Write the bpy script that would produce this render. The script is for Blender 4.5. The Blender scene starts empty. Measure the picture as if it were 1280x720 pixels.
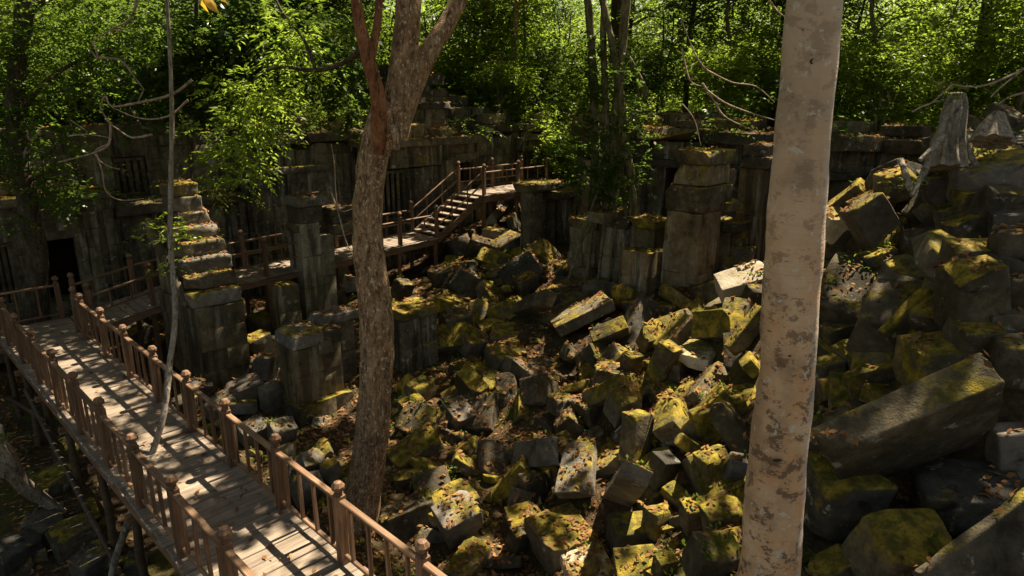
import bpy, bmesh, math, random
import numpy as np
from mathutils import Vector, Matrix, noise, Euler
from mathutils.bvhtree import BVHTree
random.seed(7); RNG = np.random.default_rng(11)
SC = bpy.context.scene; COL = SC.collection
R2 = math.sqrt(.5); PI = math.pi
F = 853.0; PITCH = math.radians(16.0); CP, SP = math.cos(PITCH), math.sin(PITCH)
SUN = Vector((.72, .69, 0)).normalized() * math.cos(math.radians(60)); SUN.z = math.sin(math.radians(60))

# ------------------------------------------------------------------ helpers
def ray(px, py):                      # viewing direction through a photo point, per metre of depth
    u, v = px - 640.0, 360.0 - py
    dy = F * CP + v * SP
    return Vector((u / dy, 1.0, (-F * SP + v * CP) / dy))
def at(px, py, Y): return ray(px, py) * Y
def st(s, t, z): return Vector(((t - s) * R2, (t + s) * R2, z))   # the temple grid lies at 45 degrees

def tag(o, label=None, cat=None, group=None, kind=None):
    if label: o['label'] = label
    if cat: o['category'] = cat
    if group: o['group'] = group
    if kind: o['kind'] = kind
    return o
def empty(name, loc, rz=0.0, label=None, cat=None, group=None):
    o = bpy.data.objects.new(name, None); COL.objects.link(o)
    o.location = loc; o.rotation_euler = (0, 0, rz); o.empty_display_size = .2
    return tag(o, label, cat, group)
def link(name, me, parent=None, loc=None, rot=None):
    o = bpy.data.objects.new(name, me); COL.objects.link(o)
    if parent: o.parent = parent
    if loc is not None: o.location = loc
    if rot is not None: o.rotation_euler = rot
    return o
def mesh(name, V, Fc, mat, smooth=False, sharp=None, tone=None):
    me = bpy.data.meshes.new(name)
    me.from_pydata([tuple(v) for v in V], [], Fc)
    if mat: me.materials.append(mat)
    if smooth:
        me.polygons.foreach_set('use_smooth', [True] * len(me.polygons))
        if sharp: me.set_sharp_from_angle(angle=math.radians(sharp))
    if tone is not None:
        a = me.attributes.new('tone', 'FLOAT', 'POINT'); a.data.foreach_set('value', np.asarray(tone, dtype=np.float32))
    me.update(); return me
def quads_mesh(name, V, tone, mat):   # V (N,4,3) leaf quads, fast path
    n = len(V); me = bpy.data.meshes.new(name)
    me.vertices.add(n * 4); me.vertices.foreach_set('co', V.reshape(-1).astype(np.float32))
    me.loops.add(n * 4); me.loops.foreach_set('vertex_index', np.arange(n * 4, dtype=np.int32))
    me.polygons.add(n); me.polygons.foreach_set('loop_start', np.arange(0, n * 4, 4, dtype=np.int32))
    me.polygons.foreach_set('loop_total', np.full(n, 4, dtype=np.int32))
    a = me.attributes.new('tone', 'FLOAT', 'POINT'); a.data.foreach_set('value', np.repeat(tone, 4).astype(np.float32))
    me.materials.append(mat); me.update(calc_edges=True); me.validate(); return me

def gridbox(xs, ys, zs):              # closed lattice box; returns verts, quads and lattice indices
    nx, ny, nz = len(xs) - 1, len(ys) - 1, len(zs) - 1
    idx, V, I, Fc = {}, [], [], []
    def vid(i, j, k):
        q = (i, j, k)
        if q not in idx:
            idx[q] = len(V); V.append([xs[i], ys[j], zs[k]]); I.append(q)
        return idx[q]
    for i in range(nx):
        for j in range(ny):
            Fc.append((vid(i, j, 0), vid(i, j + 1, 0), vid(i + 1, j + 1, 0), vid(i + 1, j, 0)))
            Fc.append((vid(i, j, nz), vid(i + 1, j, nz), vid(i + 1, j + 1, nz), vid(i, j + 1, nz)))
    for i in range(nx):
        for k in range(nz):
            Fc.append((vid(i, 0, k), vid(i + 1, 0, k), vid(i + 1, 0, k + 1), vid(i, 0, k + 1)))
            Fc.append((vid(i, ny, k), vid(i, ny, k + 1), vid(i + 1, ny, k + 1), vid(i + 1, ny, k)))
    for j in range(ny):
        for k in range(nz):
            Fc.append((vid(0, j, k), vid(0, j, k + 1), vid(0, j + 1, k + 1), vid(0, j + 1, k)))
            Fc.append((vid(nx, j, k), vid(nx, j + 1, k), vid(nx, j + 1, k + 1), vid(nx, j, k + 1)))
    return V, Fc, I
def fbm(p, sc, o=3):
    return noise.fractal(Vector((p[0] * sc, p[1] * sc, p[2] * sc)), .9, 2.1, o)

def stone_block(L, W, H, seed, r=.03, chips=3, rough=.022, seg=6, mat=None):
    rd = random.Random(seed)
    def axis(a):
        h = a / 2; rr = min(r, h * .4)
        return [-h, -h + rr * .5, -h + rr] + [-h + rr + (a - 2 * rr) * k / seg for k in range(1, seg)] + [h - rr, h - rr * .5, h]
    V, Fc, _ = gridbox(axis(L), axis(W), axis(H))
    hx, hy, hz = L / 2, W / 2, H / 2
    off = Vector((rd.uniform(-50, 50), rd.uniform(-50, 50), rd.uniform(-50, 50)))
    cuts = []
    for _ in range(chips):
        n = Vector((rd.choice((-1, 1)) * rd.uniform(.3, 1), rd.choice((-1, 1)) * rd.uniform(.2, 1), rd.choice((-1, 1)) * rd.uniform(.2, 1))).normalized()
        ext = abs(n.x) * hx + abs(n.y) * hy + abs(n.z) * hz
        cuts.append((n, ext * rd.uniform(.70, .93)))
    tx, ty = rd.uniform(-.09, .09), rd.uniform(-.09, .09)
    out = []
    for v in V:
        p = Vector(v)
        q = Vector((max(-hx + r, min(hx - r, p.x)), max(-hy + r, min(hy - r, p.y)), max(-hz + r, min(hz - r, p.z))))
        d = p - q
        if d.length > 1e-6: p = q + d.normalized() * r
        p.x *= 1 + tx * p.z / hz; p.y *= 1 + ty * p.x / hx
        for n, c in cuts:
            e = p.dot(n) - c
            if e > 0: p -= n * e * .93
        m = p + off
        k = fbm(m, 2.2, 3) * rough + fbm(m, 8.0, 2) * rough * .35
        p += Vector((p.x / hx, p.y / hy, p.z / hz)).normalized() * k
        out.append(p)
    return mesh('stone_block', out, Fc, mat, True, 38)

def wall_mesh(x0, x1, y0, y1, z0, z1, mat, seed=0, course=.42, blen=.95, rough=.03, top=None, wear=.5, batter=0.0):
    """dressed-stone masonry as one connected mesh: recessed joints, blocks set a little in and out"""
    rd = random.Random(seed)
    g = .03
    def lattice(a, b, step):
        n = max(1, round((b - a) / step)); st_ = (b - a) / n; L = []; J = []
        for k in range(n + 1):
            c = a + k * st_
            if k == 0: L += [c, c + g]; J += [-2, 0]
            elif k == n: L += [c - g, c]; J += [n - 1, -3]
            else: L += [c - g, c, c + g]; J += [k - 1, -1, k]
            if k < n: L.append(c + st_ / 2); J.append(k)
        J = [(0 if j == -2 else (n - 1 if j == -3 else j)) for j in J]
        return L, J, n
    xs, jx, nx = lattice(x0, x1, blen / 2)
    ys, jy, ny = lattice(y0, y1, blen / 2)
    zs, jz, nz = lattice(z0, z1, course)
    V, Fc, I = gridbox(xs, ys, zs)
    def bo(a, b, c):
        h = random.Random((a * 73856093) ^ (b * 19349663) ^ (c * 83492791) ^ seed)
        e = h.gauss(0, rough * .42)
        if h.random() < .05 * wear * 2: e -= h.uniform(.04, .11)
        return max(-.16, min(.07, e))
    xi, xk = -1, -1
    out = []
    # index of the lattice line inside its step: joint lines are those flagged -1
    def blk(J, i, par):           # block index along a wall, running bond
        j = J[i]
        if j == -1: return None
        return (j + par) // 2
    def near(J, i):
        j = J[i]
        if j != -1: return j
        return J[i - 1]
    for (v, (i, j, k)) in zip(V, I):
        p = Vector(v)
        kz = near(jz, k); par = kz & 1
        onx = i in (0, len(xs) - 1); ony = j in (0, len(ys) - 1); onz = k in (0, len(zs) - 1)
        jointz = jz[k] == -1
        if ony:
            sg = -1 if j == 0 else 1
            jj = near(jx, i); isj = jointz or (jx[i] == -1 and ((jj + 1 + par) % 2 == 0))
            b = (jj + par) // 2
            o = bo(b, kz, 3 + sg) - (.020 if isj else 0)
            p.y += sg * (o + fbm(p + Vector((seed, 0, 0)), 3, 2) * .012)
        if onx:
            sg = -1 if i == 0 else 1
            jj = near(jy, j); isj = jointz or (jy[j] == -1 and ((jj + 1 + par) % 2 == 0))
            o = bo((jj + par) // 2, kz, 9 + sg) - (.020 if isj else 0)
            p.x += sg * o
        if batter: 
            f = 1 - batter * (p.z - z0) / (z1 - z0)
            p.x = (x0 + x1) / 2 + (p.x - (x0 + x1) / 2) * f; p.y = (y0 + y1) / 2 + (p.y - (y0 + y1) / 2) * f
        if onz and k: p.z += fbm(p + Vector((0, seed, 0)), 1.6, 2) * .05
        if top is not None:
            tz = top(v[0])
            if p.z > tz: p.z = tz + fbm(p, 2.5, 2) * .05
        out.append(p)
    return mesh('masonry', out, Fc, mat, True, 35)

def tube(path, radii, seg=10, mat=None, seed=0, bump=.0, bsc=2.0, flute=0.0, nfl=5, cap=True, sub=1):
    P = [Vector(p) for p in path]
    if sub > 1:                       # Catmull-Rom refinement
        Q, Rr = [], []
        for i in range(len(P) - 1):
            a, b, c, d = P[max(i - 1, 0)], P[i], P[i + 1], P[min(i + 2, len(P) - 1)]
            for k in range(sub):
                t = k / sub
                Q.append(.5 * ((2 * b) + (c - a) * t + (2 * a - 5 * b + 4 * c - d) * t * t + (3 * b - a - 3 * c + d) * t ** 3))
                Rr.append(radii[i] * (1 - t) + radii[i + 1] * t)
        Q.append(P[-1]); Rr.append(radii[-1]); P, radii = Q, Rr
    V, Fc = [], []
    T0 = (P[1] - P[0]).normalized()
    n = T0.cross(Vector((0.31, .95, .05))).normalized()
    for i, p in enumerate(P):
        T = (P[min(i + 1, len(P) - 1)] - P[max(i - 1, 0)]).normalized()
        n = (n - T * n.dot(T)).normalized(); b = T.cross(n)
        for k in range(seg):
            a = 2 * PI * k / seg
            d = n * math.cos(a) + b * math.sin(a)
            r = radii[i]
            if flute: r *= 1 + flute * math.cos(nfl * a + seed) + flute * .5 * math.cos((nfl + 2) * a + 1.7 * seed)
            q = p + d * r
            if bump: q += d * r * bump * fbm(q + Vector((seed * 3.1, 0, 0)), bsc, 3)
            V.append(q)
    for i in range(len(P) - 1):
        for k in range(seg):
            k2 = (k + 1) % seg
            Fc.append((i * seg + k, i * seg + k2, (i + 1) * seg + k2, (i + 1) * seg + k))
    if cap:
        Fc.append(tuple(range(seg - 1, -1, -1))); Fc.append(tuple((len(P) - 1) * seg + k for k in range(seg)))
    return V, Fc
def tube_mesh(*a, **k):
    mat = k.get('mat'); V, Fc = tube(*a, **k); return mesh('tube', V, Fc, mat, True, 60)
def merge(parts):
    V, Fc = [], []
    for v, f in parts:
        o = len(V); V += list(v); Fc += [tuple(i + o for i in q) for q in f]
    return V, Fc
def box(c, d, rot=None, bev=.008):
    bm = bmesh.new(); bmesh.ops.create_cube(bm, size=1)
    for v in bm.verts: v.co = Vector((v.co.x * d[0], v.co.y * d[1], v.co.z * d[2]))
    if bev: bmesh.ops.bevel(bm, geom=bm.edges[:], offset=min(bev, min(d) * .3), segments=1, affect='EDGES')
    M = Matrix.Translation(c) @ (rot.to_matrix().to_4x4() if rot else Matrix())
    bm.verts.index_update()
    V = [M @ v.co for v in bm.verts]; Fc = [tuple(v.index for v in f.verts) for f in bm.faces]; bm.free()
    return V, Fc
def lathe(prof, seg=8, ph=0.0):
    V, Fc = [], []
    for r, z in prof:
        for k in range(seg):
            a = ph + 2 * PI * k / seg; V.append(Vector((r * math.cos(a), r * math.sin(a), z)))
    for i in range(len(prof) - 1):
        for k in range(seg):
            k2 = (k + 1) % seg; Fc.append((i * seg + k, i * seg + k2, (i + 1) * seg + k2, (i + 1) * seg + k))
    Fc.append(tuple(range(seg - 1, -1, -1))); Fc.append(tuple((len(prof) - 1) * seg + k for k in range(seg)))
    return V, Fc

# ------------------------------------------------------------------ materials
class NT:
    def __init__(s, name):
        s.m = bpy.data.materials.new(name); s.m.use_nodes = True; s.t = s.m.node_tree; s.t.nodes.clear()
        s.out = s.n('ShaderNodeOutputMaterial')
    def n(s, typ, **kw):
        x = s.t.nodes.new(typ)
        for k, v in kw.items():
            if k.startswith('i_'):
                x.inputs[int(k[2:]) if k[2:].isdigit() else k[2:].replace('_', ' ')].default_value = v
            else: setattr(x, k, v)
        return x
    def l(s, a, b): s.t.links.new(a, b)
    def noise(s, vec, scale, detail=5, rough=.6, dist=0.0):
        x = s.n('ShaderNodeTexNoise'); x.inputs['Scale'].default_value = scale; x.inputs['Detail'].default_value = detail
        x.inputs['Roughness'].default_value = rough; x.inputs['Distortion'].default_value = dist
        if vec is not None: s.l(vec, x.inputs['Vector'])
        return x.outputs['Fac']
    def mapv(s, vec, sc):
        x = s.n('ShaderNodeMapping'); x.inputs['Scale'].default_value = sc; s.l(vec, x.inputs['Vector']); return x.outputs[0]
    def ramp(s, fac, stops):
        x = s.n('ShaderNodeValToRGB'); e = x.color_ramp.elements
        while len(e) < len(stops): e.new(.5)
        for el, (p, c) in zip(e, stops):
            el.position = p; el.color = (*c, 1) if isinstance(c, tuple) else (c, c, c, 1)
        s.l(fac, x.inputs[0]); return x.outputs[0]
    def step(s, v, a, b):
        x = s.n('ShaderNodeMapRange', interpolation_type='SMOOTHSTEP'); x.inputs[1].default_value = a; x.inputs[2].default_value = b
        s.l(v, x.inputs[0]); return x.outputs[0]
    def math(s, op, a, b=None, c=None):
        x = s.n('ShaderNodeMath', operation=op)
        for i, q in enumerate((a, b, c)):
            if q is None: continue
            if isinstance(q, (int, float)): x.inputs[i].default_value = q
            else: s.l(q, x.inputs[i])
        return x.outputs[0]
    def mix(s, f, a, b, mode='MIX'):
        x = s.n('ShaderNodeMix', data_type='RGBA', blend_type=mode)
        for q, sock in ((f, x.inputs[0]), (a, x.inputs[6]), (b, x.inputs[7])):
            if isinstance(q, (int, float)): sock.default_value = q
            elif isinstance(q, tuple): sock.default_value = (*q, 1)
            else: s.l(q, sock)
        return x.outputs[2]
    def bump(s, h, strength=.4, dist=.02):
        x = s.n('ShaderNodeBump'); x.inputs['Strength'].default_value = strength; x.inputs['Distance'].default_value = dist
        s.l(h, x.inputs['Height']); return x.outputs[0]
    def bsdf(s, col, rough=.9, normal=None, spec=.25):
        x = s.n('ShaderNodeBsdfPrincipled'); x.inputs['Specular IOR Level'].default_value = spec
        if isinstance(rough, (int, float)): x.inputs['Roughness'].default_value = rough
        else: s.l(rough, x.inputs['Roughness'])
        if isinstance(col, tuple): x.inputs['Base Color'].default_value = (*col, 1)
        else: s.l(col, x.inputs['Base Color'])
        if normal: s.l(normal, x.inputs['Normal'])
        s.l(x.outputs[0], s.out.inputs[0]); return x

def stone_mat(name, base, moss=.0, lichen=.6, streak=0.0, mosscol=((.085, .078, .010), (.36, .265, .025))):
    m = NT(name); g = m.n('ShaderNodeNewGeometry'); P = g.outputs['Position']
    oi = m.n('ShaderNodeObjectInfo')
    a = m.noise(P, 1.1, 6, .62); b = m.noise(P, 6.5, 6, .65); f = m.noise(P, 34, 4, .6)
    dk, md, lt = base
    c = m.ramp(m.math('ADD', m.math('MULTIPLY', a, .6), m.math('MULTIPLY', b, .4)), [(.33, dk), (.5, md), (.68, lt)])
    c = m.mix(m.step(m.noise(P, 3.7, 7, .7), lichen, lichen + .09), c, (.34, .33, .27))
    c = m.mix(m.step(m.noise(P, 2.1, 5, .7, .4), .60, .72), c, tuple(x * .28 for x in md))
    if streak:
        sv = m.noise(m.mapv(P, (2.6, 2.6, .22)), 1.0, 6, .65)
        c = m.mix(m.math('MULTIPLY', m.step(sv, .48, .62), streak), c, tuple(x * .22 for x in md))
        sv2 = m.noise(m.mapv(P, (3.1, 3.1, .35)), 1.3, 5, .6)
        c = m.mix(m.math('MULTIPLY', m.step(sv2, .56, .70), streak * .8), c, (.36, .35, .29))
        gv = m.noise(m.mapv(P, (.8, .8, .6)), 1.0, 4, .6)
        c = m.mix(m.math('MULTIPLY', m.step(gv, .5, .7), .55), c, (.10, .095, .035))
    v = m.math('MULTIPLY_ADD', oi.outputs['Random'], .55, .70)
    hs = m.n('ShaderNodeHueSaturation'); m.l(c, hs.inputs['Color']); m.l(v, hs.inputs['Value']); c = hs.outputs[0]
    sep = m.n('ShaderNodeSeparateXYZ'); m.l(g.outputs['Normal'], sep.inputs[0])
    mm = m.noise(P, 1.7, 6, .65); rnd = m.math('MULTIPLY_ADD', oi.outputs['Random'], .42, -.21)
    k = m.math('ADD', m.math('ADD', m.math('MULTIPLY', sep.outputs['Z'], .30), mm), rnd)
    k = m.math('ADD', k, m.math('MULTIPLY', b, .25))
    mask = m.step(k, .86 - moss, 1.02 - moss)
    mc = m.mix(m.step(m.noise(P, 5.0, 5, .7), .38, .66), mosscol[0], mosscol[1])
    mc = m.mix(m.step(m.noise(P, 28, 3, .6), .55, .75), mc, (.055, .06, .01))
    c = m.mix(m.math('MULTIPLY', mask, .88), c, mc)
    h = m.math('ADD', m.math('MULTIPLY', f, .5), m.math('MULTIPLY', m.noise(P, 12, 6, .7), 1.0))
    h = m.math('ADD', h, m.math('MULTIPLY', mask, m.noise(P, 55, 3, .7)))
    m.bsdf(c, .92, m.bump(h, .75, .035), .2); return m.m

ST_MOSS = stone_mat('mossy_sandstone', ((.022, .019, .012), (.082, .068, .042), (.23, .185, .12)), .16)
ST_MID = stone_mat('weathered_sandstone', ((.03, .026, .018), (.105, .088, .06), (.23, .195, .14)), .06)
ST_GREY = stone_mat('grey_sandstone', ((.045, .04, .033), (.145, .128, .105), (.26, .235, .195)), -.06)
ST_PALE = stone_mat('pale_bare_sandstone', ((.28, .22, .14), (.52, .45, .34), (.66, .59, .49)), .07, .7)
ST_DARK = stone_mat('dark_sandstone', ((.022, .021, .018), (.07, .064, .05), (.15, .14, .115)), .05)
ST_WALL = stone_mat('gallery_masonry', ((.028, .024, .016), (.118, .10, .068), (.25, .215, .155)), -.03, .58, .9)
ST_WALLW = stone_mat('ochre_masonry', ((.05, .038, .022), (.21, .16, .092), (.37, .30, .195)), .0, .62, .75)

ST_WALLG = stone_mat('pale_weathered_masonry', ((.06, .052, .038), (.22, .19, .135), (.38, .335, .25)), -.04, .58, .9)

def wood_mat(name, a, b, c, sc, tonek=.6, dirt=.35):
    m = NT(name); tc = m.n('ShaderNodeTexCoord'); oi = m.n('ShaderNodeObjectInfo'); g = m.n('ShaderNodeNewGeometry')
    v = m.mapv(tc.outputs['Object'], sc)
    at_ = m.n('ShaderNodeAttribute', attribute_name='tone')
    ad = m.n('ShaderNodeVectorMath', operation='ADD'); m.l(v, ad.inputs[0])
    cb = m.n('ShaderNodeCombineXYZ'); m.l(m.math('MULTIPLY', oi.outputs['Random'], 37.0), cb.inputs[0]); m.l(m.math('MULTIPLY', at_.outputs['Fac'], 53.0), cb.inputs[1]); m.l(cb.outputs[0], ad.inputs[1])
    gr = m.noise(ad.outputs[0], 1.0, 6, .65, .6)
    col = m.ramp(gr, [(.28, a), (.5, b), (.74, c)])
    t = m.math('ADD', m.math('MULTIPLY', at_.outputs['Fac'], tonek), m.math('MULTIPLY', oi.outputs['Random'], .35))
    hs = m.n('ShaderNodeHueSaturation'); m.l(col, hs.inputs['Color']); m.l(m.math('ADD', t, .72), hs.inputs['Value']); col = hs.outputs[0]
    d = m.step(m.noise(g.outputs['Position'], 2.3, 6, .7), .5, .72)
    col = m.mix(m.math('MULTIPLY', d, dirt), col, (.06, .05, .04))
    m.bsdf(col, .62, m.bump(m.math('ADD', gr, m.math('MULTIPLY', m.noise(ad.outputs[0], 4, 3), .4)), .35, .01), .35); return m.m
WD_DECK = wood_mat('weathered_deck_boards', (.105, .082, .062), (.215, .168, .128), (.33, .268, .21), (1.6, 22, 22), .4)
WD_Z = wood_mat('red_brown_timber', (.07, .037, .02), (.16, .088, .048), (.27, .165, .098), (22, 22, 1.6))
WD_X = wood_mat('rail_timber_across', (.085, .047, .025), (.19, .108, .06), (.36, .235, .15), (1.6, 22, 22))
WD_Y = wood_mat('rail_timber_along', (.085, .047, .025), (.19, .108, .06), (.36, .235, .15), (22, 1.6, 22))
WD_OLD = wood_mat('old_pole_wood', (.03, .021, .013), (.075, .052, .032), (.13, .095, .06), (14, 14, 14))

def bark_mat(name, a, b, c, fl=(.4, .36, .28), sc=(5, 5, 1.3), flk=.62, bumpd=.03, moss=0.0):
    m = NT(name); g = m.n('ShaderNodeNewGeometry'); P = g.outputs['Position']
    n1 = m.noise(m.mapv(P, sc), 1.6, 7, .7, .5); n2 = m.noise(P, 14, 5, .7)
    col = m.ramp(m.math('ADD', m.math('MULTIPLY', n1, .65), m.math('MULTIPLY', n2, .35)), [(.36, a), (.5, b), (.64, c)])
    col = m.mix(m.step(m.noise(m.mapv(P, (sc[0] * 2.2, sc[1] * 2.2, sc[2] * 4)), 1.6, 5, .7), flk, flk + .06), col, fl)
    col = m.mix(m.math('MULTIPLY', m.step(m.noise(m.mapv(P, (sc[0] * 1.6, sc[1] * 1.6, sc[2] * 1.2)), 2.0, 6, .72, .8), .55, .62), .8), col, tuple(q * .45 for q in a))
    if moss: col = m.mix(m.math('MULTIPLY', m.step(m.noise(P, 1.3, 5, .7), .5, .65), moss), col, (.10, .105, .02))
    m.bsdf(col, .9, m.bump(m.math('ADD', n1, m.math('MULTIPLY', n2, .6)), .8, bumpd), .2); return m.m
BK_MID = bark_mat('flaky_brown_bark', (.065, .043, .026), (.28, .178, .098), (.50, .345, .205), (.64, .52, .37), sc=(6, 6, 2.0), flk=.56, bumpd=.08)
BK_DARK = bark_mat('dark_forest_bark', (.02, .016, .011), (.06, .048, .032), (.12, .10, .07), flk=.66)
BK_GREY = bark_mat('grey_root_bark', (.09, .075, .055), (.24, .205, .16), (.40, .36, .30), (.5, .47, .4))
BK_VINE = bark_mat('vine_bark', (.045, .04, .022), (.14, .125, .065), (.26, .23, .13), moss=.5)
BK_TWIG = bark_mat('dead_twig', (.16, .11, .075), (.34, .255, .19), (.48, .40, .33))
BK_RED = bark_mat('reddish_limb_bark', (.07, .03, .016), (.22, .095, .045), (.32, .17, .09))
def pale_bark():
    m = NT('smooth_pale_bark'); g = m.n('ShaderNodeNewGeometry'); P = g.outputs['Position']
    sp = m.n('ShaderNodeSeparateXYZ'); m.l(P, sp.inputs[0])
    col = m.ramp(m.noise(m.mapv(P, (1, 1, .8)), 3.0, 6, .6), [(.35, (.36, .25, .155)), (.5, (.57, .39, .24)), (.68, (.69, .52, .35))])
    col = m.mix(m.math('MULTIPLY', m.step(m.noise(m.mapv(P, (1.2, 1.2, 60)), 1.0, 4, .6),   .54, .70), .28), col, (.36, .245, .155))     # fine rings
    low = m.step(sp.outputs['Z'], -.3, -2.2)
    pt = m.step(m.noise(m.mapv(P, (5, 5, 6.5)), 1.0, 9, .78, .15), .522, .562)
    org = m.step(m.noise(P, 2.4, 5, .65), .42, .62)
    col = m.mix(m.math('MULTIPLY', m.math('MULTIPLY', org, low), .75), col, (.60, .33, .16))
    col = m.mix(m.math('MULTIPLY', m.step(sp.outputs['Z'], -1.6, .4), .65), col, (.42, .335, .245))
    col = m.mix(m.math('MULTIPLY', pt, m.math('MULTIPLY_ADD', low, .52, .36)), col, (.15, .095, .06))
    col = m.mix(m.math('MULTIPLY', m.step(m.noise(m.mapv(P, (9, 9, 34)), 1.0, 5, .7), .63, .68), .8), col, (.10, .075, .05))
    col = m.mix(m.math('MULTIPLY', m.step(m.noise(P, 13, 4, .6), .62, .66), .8), col, (.56, .53, .45))   # lichen discs
    sx = m.n('ShaderNodeSeparateXYZ'); m.l(g.outputs['Normal'], sx.inputs[0])
    edge = m.math('MULTIPLY', m.step(sx.outputs['X'], .35, .95), m.step(m.noise(P, 5.5, 6, .7), .42, .58))
    col = m.mix(m.math('MULTIPLY', edge, .7), col, (.42, .42, .40))                                      # grey patches on the right-facing side
    h = m.math('ADD', m.math('MULTIPLY', m.noise(m.mapv(P, (1.2, 1.2, 50)), 1.0, 4, .6), .5), m.noise(P, 18, 5, .65))
    m.bsdf(col, .8, m.bump(h, .5, .012), .25); return m.m
BK_PALE = pale_bark()

def leaf_mat(name, dark, light, tdark, tlight, tr=.5, gloss=.12):
    m = NT(name); at_ = m.n('ShaderNodeAttribute', attribute_name='tone'); oi = m.n('ShaderNodeObjectInfo')
    t = m.math('ADD', m.math('MULTIPLY', at_.outputs['Fac'], .5), m.math('MULTIPLY', oi.outputs['Random'], .5))
    d = m.n('ShaderNodeBsdfDiffuse'); m.l(m.mix(t, dark, light), d.inputs[0])
    x = m.n('ShaderNodeBsdfTranslucent'); m.l(m.mix(t, tdark, tlight), x.inputs[0])
    mx = m.n('ShaderNodeMixShader'); mx.inputs[0].default_value = tr; m.l(d.outputs[0], mx.inputs[1]); m.l(x.outputs[0], mx.inputs[2])
    gl = m.n('ShaderNodeBsdfGlossy'); gl.inputs['Roughness'].default_value = .35; gl.inputs[0].default_value = (.9, .95, .9, 1)
    m2 = m.n('ShaderNodeMixShader'); m2.inputs[0].default_value = gloss; m.l(mx.outputs[0], m2.inputs[1]); m.l(gl.outputs[0], m2.inputs[2])
    m.l(m2.outputs[0], m.out.inputs[0]); return m.m
LF_FOR = leaf_mat('forest_leaf', (.022, .045, .008), (.08, .12, .018), (.08, .14, .012), (.19, .31, .04), .48, .015)
LF_LIME = leaf_mat('sunlit_lime_leaf', (.05, .085, .012), (.14, .19, .02), (.24, .35, .02), (.32, .45, .055), .54, .012)
LF_DARK = leaf_mat('dark_glossy_leaf', (.018, .04, .010), (.065, .10, .022), (.06, .12, .015), (.22, .34, .05), .45, .025)
LF_CAN = leaf_mat('canopy_leaf', (.025, .04, .01), (.06, .085, .018), (.06, .08, .012), (.13, .15, .022), .35, .02)
LF_YEL = leaf_mat('yellow_autumn_leaf', (.45, .25, .02), (.7, .45, .04), (.6, .33, .02), (.85, .55, .05), .5, .04)
LF_LIT = leaf_mat('dead_leaf', (.05, .024, .010), (.46, .25, .11), (.05, .022, .008), (.30, .14, .05), .2, .0)
LF_WEED = leaf_mat('weed_leaf', (.03, .05, .01), (.10, .14, .02), (.1, .16, .015), (.24, .34, .04), .42, .004)

def ground_mat():
    m = NT('forest_floor'); g = m.n('ShaderNodeNewGeometry'); P = g.outputs['Position']
    n = m.noise(P, .9, 7, .65); f = m.noise(P, 9, 6, .7)
    c = m.ramp(m.math('ADD', m.math('MULTIPLY', n, .4), m.math('MULTIPLY', f, .6)), [(.34, (.018, .014, .009)), (.5, (.06, .042, .024)), (.68, (.14, .095, .05))])
    vo = m.n('ShaderNodeTexVoronoi'); vo.inputs['Scale'].default_value = 11; m.l(P, vo.inputs['Vector'])
    c = m.mix(m.math('MULTIPLY', m.step(vo.outputs['Distance'], .45, .15), .35), c, (.17, .10, .045))
    c = m.mix(m.math('MULTIPLY', m.step(m.noise(P, .7, 5, .65), .5, .64), .8), c, (.075, .075, .014))
    m.bsdf(c, .95, m.bump(m.math('ADD', f, m.noise(P, 30, 3)), .9, .05), .1); return m.m
GROUND = ground_mat()
# ------------------------------------------------------------------ terrain
_ctl = [(30,680,-7.9),(120,700,-7.9),(0,560,-7.8),(0,470,-7.6),(330,480,-7.1),(300,420,-6.9),(390,560,-7.4),(460,655,-7.4),(500,720,-7.5),
 (640,650,-7.3),(640,720,-7.4),(560,560,-7.1),(560,470,-6.8),(560,400,-6.3),(600,330,-5.7),(640,290,-5.1),(520,350,-6.3),(450,360,-6.7),
 (700,570,-6.8),(700,480,-6.3),(700,400,-5.8),(700,330,-5.3),(760,690,-6.8),(760,600,-6.3),(800,500,-5.7),(800,420,-5.4),(800,350,-5.3),
 (860,420,-5.1),(860,560,-5.6),(900,650,-5.8),(900,345,-4.6),(950,400,-4.3),(980,500,-4.6),(1060,280,-2.63),(1060,400,-3.6),(1060,520,-4.2),
 (1150,650,-4.6),(1050,700,-5.0),(1150,370,-3.1),(1250,600,-4.0),(1250,400,-2.6),(1250,280,-1.56),(1250,205,-1.02),(1190,175,-.74),(1120,230,-1.6),(1270,150,-.5)]
_cp = []
for px, py, z in _ctl:
    d = ray(px, py); Y = z / d.z; _cp.append((d.x * Y, Y, z))
_cp += [(0,0,-6.4),(7,1,-3.6),(-6,2,-8),(-14,6,-8),(-20,14,-7.8),(-22,24,-7),(12,10,-.6),(15,15,-.2),(12,4,-2.2),(20,8,-.2),(8,22,-4.6),(4,25,-5.0),(0,29,-5.2),
        (-6,27,-6.6),(-10,24,-6.9),(-14,20,-7.1),(-16,18,-7.2),(11,19,-3.4)]
_cp = np.array(_cp)
def _smooth(a, b, x):
    t = np.clip((x - a) / (b - a), 0, 1); return t * t * (3 - 2 * t)
def terr_np(x, y):
    x = np.asarray(x, float); y = np.asarray(y, float)
    d2 = (x[..., None] - _cp[:, 0]) ** 2 + (y[..., None] - _cp[:, 1]) ** 2
    w = 1 / (d2 + .55) ** 2.1
    z = (w * _cp[:, 2]).sum(-1) / w.sum(-1)
    s = (y - x) * R2; t = (x + y) * R2
    out = np.maximum(_smooth(24.6, 26.5, s), _smooth(21.0, 23.5, t) * _smooth(20.0, 17.5, s))      # the forest outside the walls stands higher
    far = np.hypot(x, y - 20)
    zo = -2.9 + .5 * np.sin(x * .21) * np.cos(y * .17) + np.clip((far - 30) * .012, 0, 2.5)
    return z * (1 - out) + zo * out
def gz(x, y): return float(terr_np(np.array([x]), np.array([y]))[0])
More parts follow.
